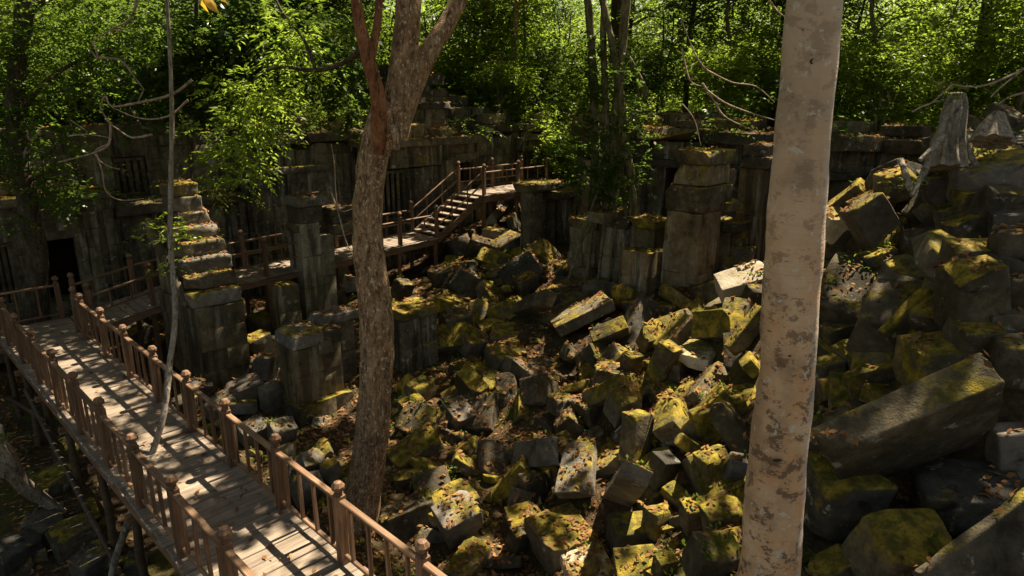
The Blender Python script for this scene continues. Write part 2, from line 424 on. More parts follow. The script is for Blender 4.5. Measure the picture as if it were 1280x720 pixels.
def G(px, py, lift=0.0, Ymax=34.0):       # where the sight line through a photo point meets the ground
    d = ray(px, py); Y = 3.0; st_ = .12
    while Y < Ymax:
        if d.z * Y <= gz(d.x * Y, Y) + lift: break
        Y += st_
    return d * Y
def build_ground():
    c = np.arange(-19, 17.01, .22); far = np.cumsum(.3 * 1.16 ** np.arange(42))
    far = far[far < 420]
    xs = np.concatenate([-19 - far[::-1], c, c[-1] + far])
    cy = np.arange(1, 33.01, .22); ys = np.concatenate([1 - far[:22][::-1], cy, cy[-1] + far])
    Xg, Yg = np.meshgrid(xs, ys)
    Z = np.vstack([terr_np(Xg[i], Yg[i]) for i in range(len(ys))])
    V = []
    for i in range(len(ys)):
        for j in range(len(xs)):
            x, y = xs[j], ys[i]
            V.append((x, y, Z[i, j] + noise.fractal(Vector((x * .9, y * .9, 0)), 1, 2, 3) * .10))
    nx = len(xs)
    Fc = [(i * nx + j, i * nx + j + 1, (i + 1) * nx + j + 1, (i + 1) * nx + j) for i in range(len(ys) - 1) for j in range(nx - 1)]
    o = link('ground', mesh('ground', V, Fc, GROUND, True))
    tag(o, 'forest floor of dark soil, moss and fallen leaves under the ruins', 'ground', kind='structure')
build_ground()

# ------------------------------------------------------------------ timber boardwalk (s,t grid)
A45 = PI / 4
post_me = mesh('post', *merge([box((0, 0, .49), (.125, .125, .98), bev=.012)]), WD_Z)
cap_me = mesh('post_cap', *lathe([(.045, .98), (.06, .985), (.06, 1.0), (.042, 1.012), (.046, 1.03), (.078, 1.055), (.084, 1.10), (.05, 1.15), (.004, 1.165)], 8, PI / 8), WD_Z)
bal_me = mesh('baluster', *box((0, 0, .5), (.045, .045, 1.0), bev=.005), WD_Z)
def rail_me(L, mat, axis, w=.085, h=.05):
    return mesh('rail', *box((L / 2, 0, 0) if axis == 0 else (0, L / 2, 0), (L, w, h) if axis == 0 else (w, L, h), bev=.01), mat)
def add_post(root, p, cap=True, h=1.0):
    o = link('post', post_me, root, p); o.scale.z = h * random.uniform(.985, 1.02); o.rotation_euler = (random.gauss(0, .014), random.gauss(0, .014), random.gauss(0, .06))
    if cap: link('post_cap', cap_me, o)
    return o
def railing(root, pts, axis, nb=4, top=.90, bot=.13, cap=True, skip_first=False, mid=None):
    mat = WD_X if axis == 0 else WD_Y
    for i, p in enumerate(pts):
        if not (skip_first and i == 0): add_post(root, p, cap)
    for a, b in zip(pts[:-1], pts[1:]):
        a, b = Vector(a), Vector(b); d = b - a; L = math.hypot(d.x, d.y) - .125
        e = Vector((d.x, d.y, 0)).normalized(); q = a + e * .0625; slope = math.atan2(d.z, math.hypot(d.x, d.y))
        sg = 1 if (d.x + d.y) > 0 else -1
        if sg < 0: q = b - e * .0625
        zz = q.z
        rot = (0, -slope, 0) if axis == 0 else (slope, 0, 0)
        Lr = L / math.cos(slope)
        for nm, hh, w, h in (('handrail', top, .085, .05), ('bottom_rail', bot, .05, .045)):
            o = link(nm, rail_me(Lr, mat, axis, w, h), root, (q.x, q.y, (a.z if sg > 0 else b.z) + hh), rot)
        for k in range(nb):
            f = (k + .62) / (nb + .24) if nb > 2 else (k + 1) / (nb + 1)
            c = a + d * f
            o = link('baluster', bal_me, root, (c.x, c.y, c.z + bot + .02)); o.scale.z = top - bot - .03; o.rotation_euler = (random.gauss(0, .012), random.gauss(0, .012), random.gauss(0, .1))
def deck_me(x0, x1, y0, y1, pl, across, seed, z=0.0, slope=0.0):
    rd = random.Random(seed); parts = []; tone = []
    a0, a1 = (y0, y1) if across else (x0, x1)
    n = round((a1 - a0) / pl); w = (a1 - a0) / n
    for k in range(n):
        c = a0 + (k + .5) * w; e = rd.uniform(-.02, .02)
        if across: p = box(((x0 + x1) / 2 + e, c, z + rd.uniform(-.004, .004)), (x1 - x0, w - rd.uniform(.006, .014), .045), Euler((rd.gauss(0, .010), rd.gauss(0, .006), rd.gauss(0, .006))))
        else: p = box((c, (y0 + y1) / 2 + e, z + slope * (c - x0) + rd.uniform(-.004, .004)), (w - rd.uniform(.008, .02), y1 - y0, .045), Euler((rd.gauss(0, .006), -math.atan(slope), rd.gauss(0, .006))))
        parts.append(p); tone += [rd.random()] * len(p[0])
    V, Fc = merge(parts); return mesh('deck', V, Fc, WD_DECK, tone=tone)

S0, T0 = 3.6, 2.27                       # near boardwalk
W1 = empty('boardwalk', st(S0, T0, -5.7), A45, 'long railed plank boardwalk crossing the lower left corner of the ruins', 'boardwalk')
WID = 1.40; LEN = 20.35 - S0
link('deck', deck_me(-.10, WID + .14, 0, LEN, .235, True, 3), W1)
railing(W1, [(WID, 6.66 - S0 + 1.63 * k, .02) for k in range(-2, 8)] + [(WID, 18.75 - S0, .02)], 1, 4)
railing(W1, [(.02, 6.70 - S0 + 1.52 * k, .02) for k in range(-2, 9)] + [(.02, 20.30 - S0, .02)], 1, 4)
railing(W1, [(.02, 20.30 - S0, .02), (WID + .0, 20.30 - S0, .02)], 0, 2, skip_first=True)
for nm, x in (('stringer', -.02), ('stringer', WID)):
    link(nm, mesh('stringer', *box((x, LEN / 2, -.14), (.09, LEN - .05, .2), bev=.01), WD_Y), W1)
for k in range(9):
    y = .8 + k * 1.9
    link('joist', mesh('joist', *box((WID / 2, y, -.30), (WID + .3, .1, .11), bev=.01), WD_X), W1)
    for x in (.0, WID):
        w = st(S0 + y, T0 + x, 0); hgt = -5.7 - gz(w.x, w.y)
        link('support_post', mesh('support_post', *tube((( x, y, -.2), (x + random.uniform(-.06, .06), y + random.uniform(-.06, .06), -hgt * .5), (x, y, -hgt - .2)), (.06, .065, .07), seg=8, seed=k, bump=.15), WD_OLD, True, 60), W1)
for y0_, y1_, z0_, z1_ in ((3.2, 8.2, -.75, -2.1), (7.5, 13.5, -2.0, -.5), (1.0, 4.2, -2.1, -.6), (12.0, 16.5, -.7, -1.7)):
    link('brace_pole', mesh('brace_pole', *tube(((-.10, y0_, z0_), (-.12, (y0_ + y1_) / 2, (z0_ + z1_) / 2 + .05), (-.10, y1_, z1_)), (.045, .05, .045), seg=8, sub=3, seed=2, bump=.2), WD_OLD, True, 60), W1)

T1 = T0 + WID + .16
def wz(t): return -5.7 + .40 * min(max((t - 3.85) / 2.2, 0), 1) + .30 * min(max((t - 6.05) / 8.0, 0), 1)
W2 = empty('ramp_walkway', st(18.78, T1, -5.7), A45, 'railed plank ramp and walkway from the boardwalk corner past the stepped pier', 'walkway')
dk = []
for a, b, sd in ((T1, 6.05, 5), (6.06, 15.0, 6)):
    za, zb = wz(a), wz(b)
    link('deck', deck_me(a - T1, b - T1, -.08, 1.50, .21, False, sd, za + 5.7 - .003, (zb - za) / (b - a)), W2)
pn = [T1 + .05 + k * 1.58 for k in range(7)] + [15.0]
pn = [4.0, 5.45, 7.0, 8.6, 10.2, 11.8, 13.4, 15.0]
for y in (0.0, 1.46):
    railing(W2, [(t - T1, y, wz(t) + 5.72) for t in pn], 0, 2, top=.82, bot=.38)
for y in (.0, 1.45):
    for a, b in ((T1, 6.0), (6.05, 14.98)):
        za, zb = wz(a) + 5.7, wz(b) + 5.7
        link('stringer', mesh('stringer', *box(((a + b) / 2 - T1, y, (za + zb) / 2 - .13), (b - a, .09, .18), Euler((0, -math.atan((zb - za) / (b - a)), 0)), bev=.01), WD_X), W2)
for t in pn[1:]:
    for y in (.0, 1.45):
        w = st(18.78 + y, t, 0); hgt = wz(t) - gz(w.x, w.y)
        if hgt > .3: link('support_post', mesh('support_post', *box((t - T1, y + .11, wz(t) + 5.7 - .1 - hgt / 2), (.11, .11, hgt + .2), bev=.01), WD_Z), W2)

W3 = empty('wooden_staircase', st(18.78, 15.0, -5.0), A45, 'timber staircase with sloping handrails climbing to the far landing', 'staircase')
RISE, RUN = 1.28, 2.2; NS = 7
for k in range(NS):
    z = RISE * (k + .55) / NS; x = RUN * (k + .5) / NS + .05
    link('stair_tread', mesh('stair_tread', *box((x, .73, z), (.31, 1.38, .045), bev=.008), WD_DECK, tone=[random.random()] * 24), W3)
ang = math.atan2(RISE, RUN); Ls = math.hypot(RISE, RUN)
for y in (.0, 1.46):
    link('stringer', mesh('stringer', *box((RUN / 2, y, RISE / 2 - .08), (Ls, .07, .24), Euler((0, -ang, 0)), bev=.01), WD_X), W3)
    for nm, hh in (('handrail', .86), ('lower_rail', .42)):
        link(nm, mesh('rail', *box((RUN / 2, y, RISE / 2 + hh), (Ls + .35, .06, .05), Euler((0, -ang, 0)), bev=.01), WD_X), W3)
    for f in (.33, .67):
        o = link('baluster', bal_me, W3, (RUN * f, y, RISE * f)); o.scale.z = .86

W4 = empty('wooden_landing', st(18.78, 17.25, -3.72), A45, 'raised timber landing with railings at the top of the staircase', 'landing')
LL = 3.65
link('deck', deck_me(0, LL, -.08, 1.52, .2, False, 9), W4)
railing(W4, [(.05, .0, .02), (1.85, .0, .02), (LL - .08, .0, .02)], 0, 2, top=.84, bot=.36)
railing(W4, [(.05, 1.46, .02), (1.85, 1.46, .02), (LL - .08, 1.46, .02)], 0, 2, top=.84, bot=.36)
for y in (-.02, 1.47):
    link('stringer', mesh('stringer', *box((LL / 2, y, -.15), (LL, .09, .24), bev=.012), WD_X), W4)
for x in (.08, 1.85, LL - .15):
    for y in (.06, 1.40):
        w = st(18.78 + y, 17.25 + x, 0); hgt = -3.72 - gz(w.x, w.y)
        link('support_post', mesh('support_post', *box((x, y, -.1 - hgt / 2), (.12, .12, hgt + .1), bev=.01), WD_Z), W4)

# ------------------------------------------------------------------ ruined galleries and piers
def rag(seed, base, amp=.4, stp=.9, q=.4):
    rd = random.Random(seed); L = [rd.choice((0, 0, 0, -1, -1, -2, 1)) for _ in range(60)]
    return lambda x: base + L[int((x + 30) / stp) % 60] * q * amp
def part(name, root, x0, x1, y0, y1, z0, z1, mat=None, seed=1, **k):
    return link(name, wall_mesh(x0, x1, y0, y1, z0, z1, mat or ST_WALL, seed, **k), root)
def slab(name, root, x0, x1, y0, y1, z0, z1, mat=None, seed=1):
    me = stone_block(x1 - x0, y1 - y0, z1 - z0, seed, r=.035, chips=2, rough=.02, seg=8, mat=mat or ST_MID)
    return link(name, me, root, ((x0 + x1) / 2, (y0 + y1) / 2, (z0 + z1) / 2))
def window(root, x, y, z0, z1, w, nb=3, r=.075):
    fr = link('window', mesh('window_frame', *merge([box((x - w / 2, y, (z0 + z1) / 2), (.12, .22, z1 - z0), bev=.015), box((x + w / 2, y, (z0 + z1) / 2), (.12, .22, z1 - z0), bev=.015),
              box((x, y, z1 + .06), (w + .12, .22, .12), bev=.015), box((x, y, z0 - .06), (w + .22, .26, .12), bev=.015)]), ST_MID), root)
    H = z1 - z0
    prof = [(r, 0)]
    for k in range(6):
        zb = H * k / 6; prof += [(r * .8, zb + H * .02), (r * 1.05, zb + H * .07), (r * .82, zb + H * .10), (r * .95, zb + H * .14)]
    prof += [(r, H)]
    for k in range(nb):
        V, Fc = lathe(prof, 12)
        link('stone_baluster', mesh('stone_baluster', V, Fc, ST_MID, True, 50), fr, (x - w / 2 + w * (k + 1) / (nb + 1), y, z0))
    return fr
def doorframe(root, x, y, z0, z1, w):
    return link('door_frame', mesh('door_frame', *merge([box((x - w / 2, y, (z0 + z1) / 2), (.2, .3, z1 - z0), bev=.02), box((x + w / 2, y, (z0 + z1) / 2), (.2, .3, z1 - z0), bev=.02), box((x, y, z1 + .13), (w + .5, .32, .26), bev=.02)]), ST_MID), root)

# left gallery: front face on s = 22.7, local x = t, y = s - 22.7
GL = empty('left_gallery', st(22.7, 0, -7.3), A45, 'long dark stone gallery with doorway and baluster window behind the boardwalk corner', 'gallery')
Z = lambda z: z + 7.3
part('wall', GL, -6, 2.6, 0, .7, 0, Z(-3.0), seed=2)
part('wall', GL, 2.6, 3.25, .02, .72, 0, Z(-5.75), seed=4)               # sill under the blind window
part('wall', GL, 3.25, 3.80, 0, .7, 0, Z(-3.95), seed=5)
part('wall', GL, 3.80, 4.90, .02, .72, 0, Z(-5.85), seed=6)              # threshold
part('wall', GL, 4.90, 5.95, 0, .7, 0, Z(-3.95), seed=7)
part('wall', GL, 2.6, 5.95, 0, .7, Z(-3.95), Z(-3.0), seed=8)
part('wall', GL, 5.95, 10.0, .25, .95, 0, Z(-3.55), seed=9)
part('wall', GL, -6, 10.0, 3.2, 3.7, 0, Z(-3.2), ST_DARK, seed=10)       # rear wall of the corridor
window(GL, 2.93, .3, Z(-5.70), Z(-4.1), .6, 3, .07)
doorframe(GL, 4.35, .16, Z(-5.85), Z(-4.05), 1.05)
for k, x in enumerate((5.05, 5.55)):
    part('pilaster', GL, x, x + .30, -.16, .0, Z(-6.6), Z(-3.3), seed=11 + k, course=.6, blen=.7)
slab('cornice', GL, -6.1, -1.0, -.32, 3.4, Z(-3.0), Z(-2.72), ST_MID, 21)
slab('cornice', GL, -.98, 2.0, -.28, 3.4, Z(-3.0), Z(-2.70), ST_MID, 22)
slab('cornice', GL, 2.05, 4.2, -.34, 3.4, Z(-3.0), Z(-2.72), ST_MID, 23)
slab('cornice', GL, 4.24, 5.85, -.22, 3.4, Z(-3.0), Z(-2.76), ST_MID, 24)
slab('ledge', GL, 5.93, 7.55, -.45, 1.6, Z(-3.55), Z(-3.22), ST_MID, 25)
slab('ledge', GL, 7.6, 10.0, -.1, 1.6, Z(-3.55), Z(-3.25), ST_MID, 26)
part('upper_wall', GL, -6, 5.7, 1.6, 2.2, Z(-2.74), Z(-1.0), seed=12, top=rag(3, Z(-1.0), .8))
part('upper_wall', GL, 5.7, 6.4, 1.3, 1.9, Z(-3.25), Z(-1.0), seed=13)
part('upper_wall', GL, 7.4, 11.2, 1.3, 1.9, Z(-3.25), Z(-.9), seed=14, top=rag(8, Z(-.9), .8))
part('upper_wall', GL, 6.4, 7.4, 1.3, 1.9, Z(-1.95), Z(-1.0), seed=15)
window(GL, 6.9, 1.5, Z(-3.1), Z(-2.1), .8, 3, .085)
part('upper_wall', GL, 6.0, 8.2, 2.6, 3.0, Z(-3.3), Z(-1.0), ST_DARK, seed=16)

# middle wall (plain, between the two galleries)
GM = empty('middle_wall', st(22.7, 10.0, -7.2), A45, 'plain stained stone wall with lit ledge behind the split pier and walkway', 'wall')
Z = lambda z: z + 7.2
part('wall', GM, .1, 5.0, -.15, .7, 0, Z(-1.75), seed=31, top=rag(5, Z(-1.75), .5, 1.3))
slab('coping', GM, .3, 2.2, -.35, .9, Z(-1.72), Z(-1.42), ST_MID, 32)
slab('coping', GM, 2.25, 4.9, -.40, .9, Z(-1.70), Z(-1.36), ST_MID, 33)
slab('coping', GM, 1.0, 3.2, .3, 1.4, Z(-1.36), Z(-1.05), ST_MID, 34)
slab('ledge', GM, .2, 3.0, -.42, -.1, Z(-2.72), Z(-2.48), ST_DARK, 35)
slab('ledge', GM, 2.9, 5.0, -.38, -.1, Z(-4.4), Z(-4.2), ST_DARK, 36)
part('plinth', GM, .2, 5.0, -.5, -.16, 0, Z(-6.3), seed=37)

# centre gallery behind the landing, front on s = 21.3
GC = empty('centre_gallery', st(21.3, 15.0, -7.0), A45, 'tall stone gallery with dark openings directly behind the timber landing', 'gallery')
Z = lambda z: z + 7.0
part('wall', GC, -.95, 2.6, .0, .8, 0, Z(-4.75), seed=41)
part('wall', GC, -.95, -.55, .0, .8, Z(-4.75), Z(-2.8), seed=42)
part('wall', GC, .75, 2.6, .0, .8, Z(-4.75), Z(-2.8), seed=43)
window(GC, .1, .35, Z(-4.65), Z(-2.95), 1.2, 4, .08)
part('wall', GC, 2.6, 4.0, .0, .8, 0, Z(-3.6), seed=44)
part('wall', GC, 2.6, 2.95, .0, .8, Z(-3.6), Z(-2.55), seed=45)
doorframe(GC, 3.55, .12, Z(-3.7), Z(-2.65), 1.1)
part('wall', GC, 4.15, 6.9, .0, .8, 0, Z(-2.55), seed=46)
part('wall', GC, 6.9, 9.6, .0, .8, 0, Z(-3.75), seed=47)
part('wall', GC, 9.6, 12.5, .0, .8, 0, Z(-2.55), seed=48)
window(GC, 7.6, .35, Z(-3.65), Z(-2.72), 1.0, 3, .08); window(GC, 8.9, .35, Z(-3.65), Z(-2.72), 1.0, 3, .08)
part('wall', GC, -.95, 4.2, .05, .85, Z(-2.75), Z(-1.95), seed=49)
part('wall', GC, 4.2, 12.5, .02, .82, Z(-2.55), Z(-1.6), seed=50, top=rag(9, Z(-1.6), .5, 1.1))
part('wall', GC, -1, 12.5, 3.2, 3.7, 0, Z(-1.9), ST_DARK, seed=51)
part('pilaster', GC, 2.35, 2.8, -.22, .0, Z(-6.5), Z(-2.6), seed=52, course=.6, blen=.8)
part('pilaster', GC, 5.2, 5.7, -.2, .0, Z(-6.5), Z(-2.3), seed=53, course=.6, blen=.8)
part('pilaster', GC, 6.35, 6.8, -.2, .0, Z(-6.5), Z(-1.9), seed=54, course=.6, blen=.8)
slab('cornice', GC, -1.1, 1.6, -.38, 3.4, Z(-1.95), Z(-1.68), ST_MID, 55)
slab('cornice', GC, 1.64, 4.3, -.34, 3.4, Z(-1.97), Z(-1.66), ST_MID, 56)
slab('roof_slab', GC, 4.4, 7.2, -.1, 3.4, Z(-1.62), Z(-1.3), ST_MID, 57)
slab('roof_slab', GC, 7.25, 9.4, .1, 3.4, Z(-1.7), Z(-1.36), ST_MID, 58)
slab('roof_slab', GC, 9.45, 12.5, -.05, 3.4, Z(-1.66), Z(-1.3), ST_MID, 59)
part('upper_tier', GC, 1.2, 7.4, 1.1, 3.6, Z(-1.7), Z(-.62), seed=60, top=rag(12, Z(-.62), .6, 1.2))
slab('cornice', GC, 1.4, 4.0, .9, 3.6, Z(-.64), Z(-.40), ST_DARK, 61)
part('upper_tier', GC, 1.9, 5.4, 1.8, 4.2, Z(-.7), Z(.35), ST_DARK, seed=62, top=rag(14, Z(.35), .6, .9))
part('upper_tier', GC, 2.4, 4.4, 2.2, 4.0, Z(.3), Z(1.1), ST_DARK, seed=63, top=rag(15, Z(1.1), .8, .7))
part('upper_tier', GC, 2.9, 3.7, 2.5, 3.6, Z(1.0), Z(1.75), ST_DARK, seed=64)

# right wall along s at t = 19.8
GR = empty('right_wall', st(16.4, 19.8, -5.5), A45, 'low dark gallery wall with flat coping crossing behind the pale trunk', 'wall')
Z = lambda z: z + 5.5; S = lambda s: s - 16.4
part('wall', GR, 0, .8, S(12.6), S(16.4), 0, Z(-1.55), seed=71)
part('wall', GR, 0, .8, S(11.6), S(12.6), 0, Z(-4.2), seed=72)
part('wall', GR, 0, .8, S(11.6), S(12.6), Z(-2.4), Z(-1.55), seed=73)
part('wall', GR, 0, .8, S(4.0), S(11.6), 0, Z(-1.5), seed=74)
part('wall', GR, 3.0, 3.5, S(4.0), S(16.4), 0, Z(-1.6), ST_DARK, seed=75)
for k, (a, b) in enumerate(((13.6, 16.6), (11.2, 13.55), (8.3, 11.15), (5.9, 8.25), (3.8, 5.85))):
    slab('coping', GR, -.34, 3.4, S(a), S(b), Z(-1.52) + (k % 2) * .02, Z(-1.16) + (k % 2) * .05, ST_MID, 76 + k)
slab('cornice', GR, -.26, -.03, S(6), S(16.2), Z(-2.35), Z(-2.12), ST_DARK, 82)
part('upper_course', GR, .8, 2.8, S(12.0), S(15.2), Z(-1.18), Z(-.70), ST_WALL, seed=83, top=rag(17, Z(-.70), .7, 1.0))
for k, s in enumerate((8.9, 10.6, 14.1, 15.6)):
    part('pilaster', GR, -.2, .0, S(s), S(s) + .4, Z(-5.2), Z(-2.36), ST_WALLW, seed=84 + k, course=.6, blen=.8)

_rl = random.Random(5)
for s_, t_, w_, d_, h_ in ((5.2, .2, 1.0, .8, .28), (6.9, .9, 1.2, 1.0, .34), (8.1, .0, .8, .7, .22), (9.9, .5, 1.4, .9, .3), (11.4, -.1, .9, .8, .26), (13.3, .3, 1.1, .7, .3), (15.6, -.1, 1.0, .9, .36), (15.2, .6, .8, .8, .6)):
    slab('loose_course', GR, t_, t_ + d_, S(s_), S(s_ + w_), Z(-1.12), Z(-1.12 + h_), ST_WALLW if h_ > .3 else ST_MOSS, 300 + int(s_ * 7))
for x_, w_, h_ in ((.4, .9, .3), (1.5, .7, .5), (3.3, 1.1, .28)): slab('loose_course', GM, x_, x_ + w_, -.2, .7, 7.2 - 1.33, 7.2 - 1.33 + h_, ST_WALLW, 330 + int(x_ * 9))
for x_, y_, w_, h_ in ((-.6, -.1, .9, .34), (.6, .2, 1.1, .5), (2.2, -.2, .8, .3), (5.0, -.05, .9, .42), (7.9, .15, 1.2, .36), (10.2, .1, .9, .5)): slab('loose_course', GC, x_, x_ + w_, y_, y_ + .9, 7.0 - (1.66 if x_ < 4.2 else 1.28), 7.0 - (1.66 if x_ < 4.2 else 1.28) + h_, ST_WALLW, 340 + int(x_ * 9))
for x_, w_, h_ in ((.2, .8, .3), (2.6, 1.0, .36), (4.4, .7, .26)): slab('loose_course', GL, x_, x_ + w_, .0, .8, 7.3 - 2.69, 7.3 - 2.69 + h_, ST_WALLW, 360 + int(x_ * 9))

def pier(name, label, px, py, z, courses, mat, seed, cat='pier', Yfix=None, group=None):
    """free-standing masonry: courses = (t0,t1,s0,s1,z0,z1) offsets in the temple grid from its foot"""
    d = ray(px, py); Y = Yfix or z / d.z
    o = empty(name, (d.x * Y, Y, z), A45, label, cat, group)
    for k, c in enumerate(courses):
        nm, a, b, cc, dd, e, f = c[:7]; mt = c[7] if len(c) > 7 and c[7] else mat
        if nm in ('course', 'cap_stone', 'slab', 'lintel'): slab(nm, o, a, b, cc, dd, e, f, mt, seed + k)
        else: part(nm, o, a, b, cc, dd, e, f, mt, seed=seed + k, course=c[8] if len(c) > 8 else .5, blen=1.1, wear=.8)
    return o
# stepped pier beside the boardwalk
P1 = empty('stepped_pier', st(16.15, 5.6, -7.2), A45, 'tall stepped stone pier rising in ledges beside the boardwalk', 'pier')
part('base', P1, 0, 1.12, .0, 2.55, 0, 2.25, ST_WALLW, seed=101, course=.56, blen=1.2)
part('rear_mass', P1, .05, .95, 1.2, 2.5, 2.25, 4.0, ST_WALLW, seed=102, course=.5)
for k, (zt, h, sf, a, b) in enumerate(((2.60, .35, .05, -.08, 1.14), (2.96, .35, .30, -.04, 1.16), (3.32, .35, .58, .0, 1.20), (3.67, .34, .86, .14, 1.22), (4.0, .32, 1.15, .36, 1.22), (4.32, .31, 1.4, .40, 1.14))):
    slab('step_course', P1, a, b, sf, sf + 1.05, zt - h, zt, ST_MID if k % 2 else ST_GREY, 103 + k)
slab('cap_stone', P1,   .34, 1.02, 1.55, 2.35, 4.325, 4.70, ST_GREY, 110)
slab('cap_stone', P1, .30, .98, 1.6, 2.4, 4.705, 5.02, ST_MID, 111)
for k in range(4):
    y = .35 + .42 * k; z = 2.3 + .40 * k
    link('vault_rib', mesh('vault_rib', *tube([(-.05 - .10 * math.sin(a), y + .42 * math.sin(a * .5) + .5 * k * .05, z + .5 * (1 - math.cos(a))) for a in (0, .5, 1.0, 1.5, 2.0)], (.10, .11, .11, .10, .07), seg=8, sub=2, seed=k, bump=.3), ST_MID, True, 50), P1)
pier('split_pier', 'jagged vertically split pier with overhanging capstone left of the forked tree', 384, 402, -6.75,
     [('shaft', .0, .62, .0, .8, 0, 3.0, None, 1.0), ('shaft', .6, 1.15, .06, .85, 0, 2.55, None, 1.3), ('course', .05, .8, -.02, .75, 3.0, 3.5, ST_MID), ('course', -.12, .55, .0, .6, 2.75, 2.98, ST_MOSS), ('cap_stone', .0, 1.1, -.10, .75, 3.5, 3.8, ST_GREY),
      ('slab', 1.2, 2.3, .1, .9, 2.5, 2.8, ST_MID), ('slab', 1.22, 2.2, .2, 1.0, 3.05, 3.3, ST_MID), ('slab', 1.25, 2.1, .25, .9, 2.81, 3.04, ST_DARK)], ST_WALLG, 130)
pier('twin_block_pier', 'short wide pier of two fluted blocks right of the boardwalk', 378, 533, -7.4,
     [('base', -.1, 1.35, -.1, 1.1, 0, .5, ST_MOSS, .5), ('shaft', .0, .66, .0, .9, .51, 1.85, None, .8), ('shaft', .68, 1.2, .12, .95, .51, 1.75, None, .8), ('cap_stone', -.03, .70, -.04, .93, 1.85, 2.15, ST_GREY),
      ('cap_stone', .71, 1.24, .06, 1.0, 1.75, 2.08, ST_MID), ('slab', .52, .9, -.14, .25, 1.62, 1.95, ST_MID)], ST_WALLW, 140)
pier('square_stub', 'small square stone stub with chipped top behind the twin block pier', 352, 425, -6.9, [('shaft', .0, .7, .0, .6, 0, 1.55, None, .8)], ST_WALL, 150)
pier('round_shouldered_pier', 'dark fluted pier with mossy flat top right of the forked tree', 508, 474, -6.9,
     [('shaft', .0, .5, .0, .9, 0, 1.5, None, .9), ('shaft', .52, 1.1, .08, .9, 0, 1.46, None, .9), ('cap_stone', -.03, 1.12, -.03, .95, 1.5, 1.74, ST_MOSS)], ST_WALL, 155)
pier('leaning_post_stone', 'slim upright stone carrying a tilted slab just left of the forked tree', 425, 480, -7.0, [('shaft', .1, .5, .0, .5, 0, 1.6, None, .8), ('slab', -.45, .6, -.1, .5, 1.62, 1.86, ST_GREY)], ST_WALL, 158)
# gateway remains right of the landing
pier('gateway_frame', 'broken stone doorway with thin lintel slab right of the timber landing', 664, 318, -5.3,
     [('jamb', .0, .5, .0, .5, 0, 2.1, None, .8), ('jamb', 1.75, 2.2, .0, .5, 0, 1.7, None, .8), ('lintel', -.25, 1.5, -.2, .8, 2.12, 2.36, ST_MOSS), ('lintel', .9, 2.6, -.1, .7, 1.72, 1.96, ST_MOSS), ('jamb', .7, .95, .2, .5, 0, 1.7, ST_DARK, .8), ('jamb', 1.2, 1.4, .2, .5, 0, 1.7, ST_MID, .8)], ST_WALL, 160)
pier('root_bound_stub', 'dark stone stub gripped by strangler roots', 742, 352, -5.3,
     [('shaft', .0, 1.4, .0, 1.0, 0, 1.5, None, .7), ('cap_stone', -.05, .75, -.05, 1.0, 1.5, 1.78, ST_MOSS)], ST_WALL, 165)
pier('slumped_wall', 'broken wall stub with sloping mossy top in front of the great pier', 808, 374, -5.35,
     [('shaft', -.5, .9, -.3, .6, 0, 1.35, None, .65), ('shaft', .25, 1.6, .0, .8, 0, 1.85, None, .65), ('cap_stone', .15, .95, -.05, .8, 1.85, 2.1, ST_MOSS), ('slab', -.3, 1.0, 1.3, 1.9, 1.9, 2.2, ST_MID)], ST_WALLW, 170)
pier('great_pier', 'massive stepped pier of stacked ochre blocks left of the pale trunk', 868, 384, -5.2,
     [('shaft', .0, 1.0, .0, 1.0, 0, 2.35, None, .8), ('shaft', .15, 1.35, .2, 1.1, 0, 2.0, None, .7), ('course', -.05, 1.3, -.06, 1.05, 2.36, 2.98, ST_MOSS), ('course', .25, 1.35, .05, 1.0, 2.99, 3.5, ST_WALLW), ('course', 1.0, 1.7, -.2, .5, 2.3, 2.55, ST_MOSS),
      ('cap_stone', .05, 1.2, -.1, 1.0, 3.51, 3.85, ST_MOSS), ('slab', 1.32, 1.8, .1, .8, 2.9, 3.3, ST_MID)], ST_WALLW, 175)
pier('mossy_cube_stub', 'square mossy yellow stub beside the pale trunk below the great pier', 912, 352, -4.75, [('shaft', .0, .85, .0, .8, 0, 1.25, ST_MOSS, .6), ('cap_stone', -.02, .88, -.03, .84, 1.25, 1.5, ST_MOSS)], ST_MOSS, 180)

pier('round_column', 'slender round-edged column standing behind the slumped wall', 822, 300, -4.9, [('shaft', .0, .6, .0, .6, 0, 2.6, None, 1.2), ('cap_stone', -.12, .75, -.1, .7, 2.6, 2.95, ST_MID)], ST_WALL, 190)
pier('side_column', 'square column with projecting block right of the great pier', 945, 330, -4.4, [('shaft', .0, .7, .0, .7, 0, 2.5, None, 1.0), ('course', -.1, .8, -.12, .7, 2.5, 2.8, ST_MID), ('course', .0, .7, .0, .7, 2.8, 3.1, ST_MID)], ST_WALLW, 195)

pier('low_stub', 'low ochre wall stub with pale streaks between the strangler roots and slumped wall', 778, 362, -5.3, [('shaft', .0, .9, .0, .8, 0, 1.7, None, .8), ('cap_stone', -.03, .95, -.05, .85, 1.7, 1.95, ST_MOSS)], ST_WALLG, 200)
pier('front_stub', 'broad knee-high wall stub at the front of the gateway ruins', 842, 376, -5.3, [('shaft', .0, .8, .0, .6, 0, 1.2, None, .8), ('shaft', .82, 1.5, .1, .7, 0, 1.55, None, .8), ('cap_stone', .8, 1.52, .05, .72, 1.55, 1.8, ST_MOSS)], ST_WALLG, 204)
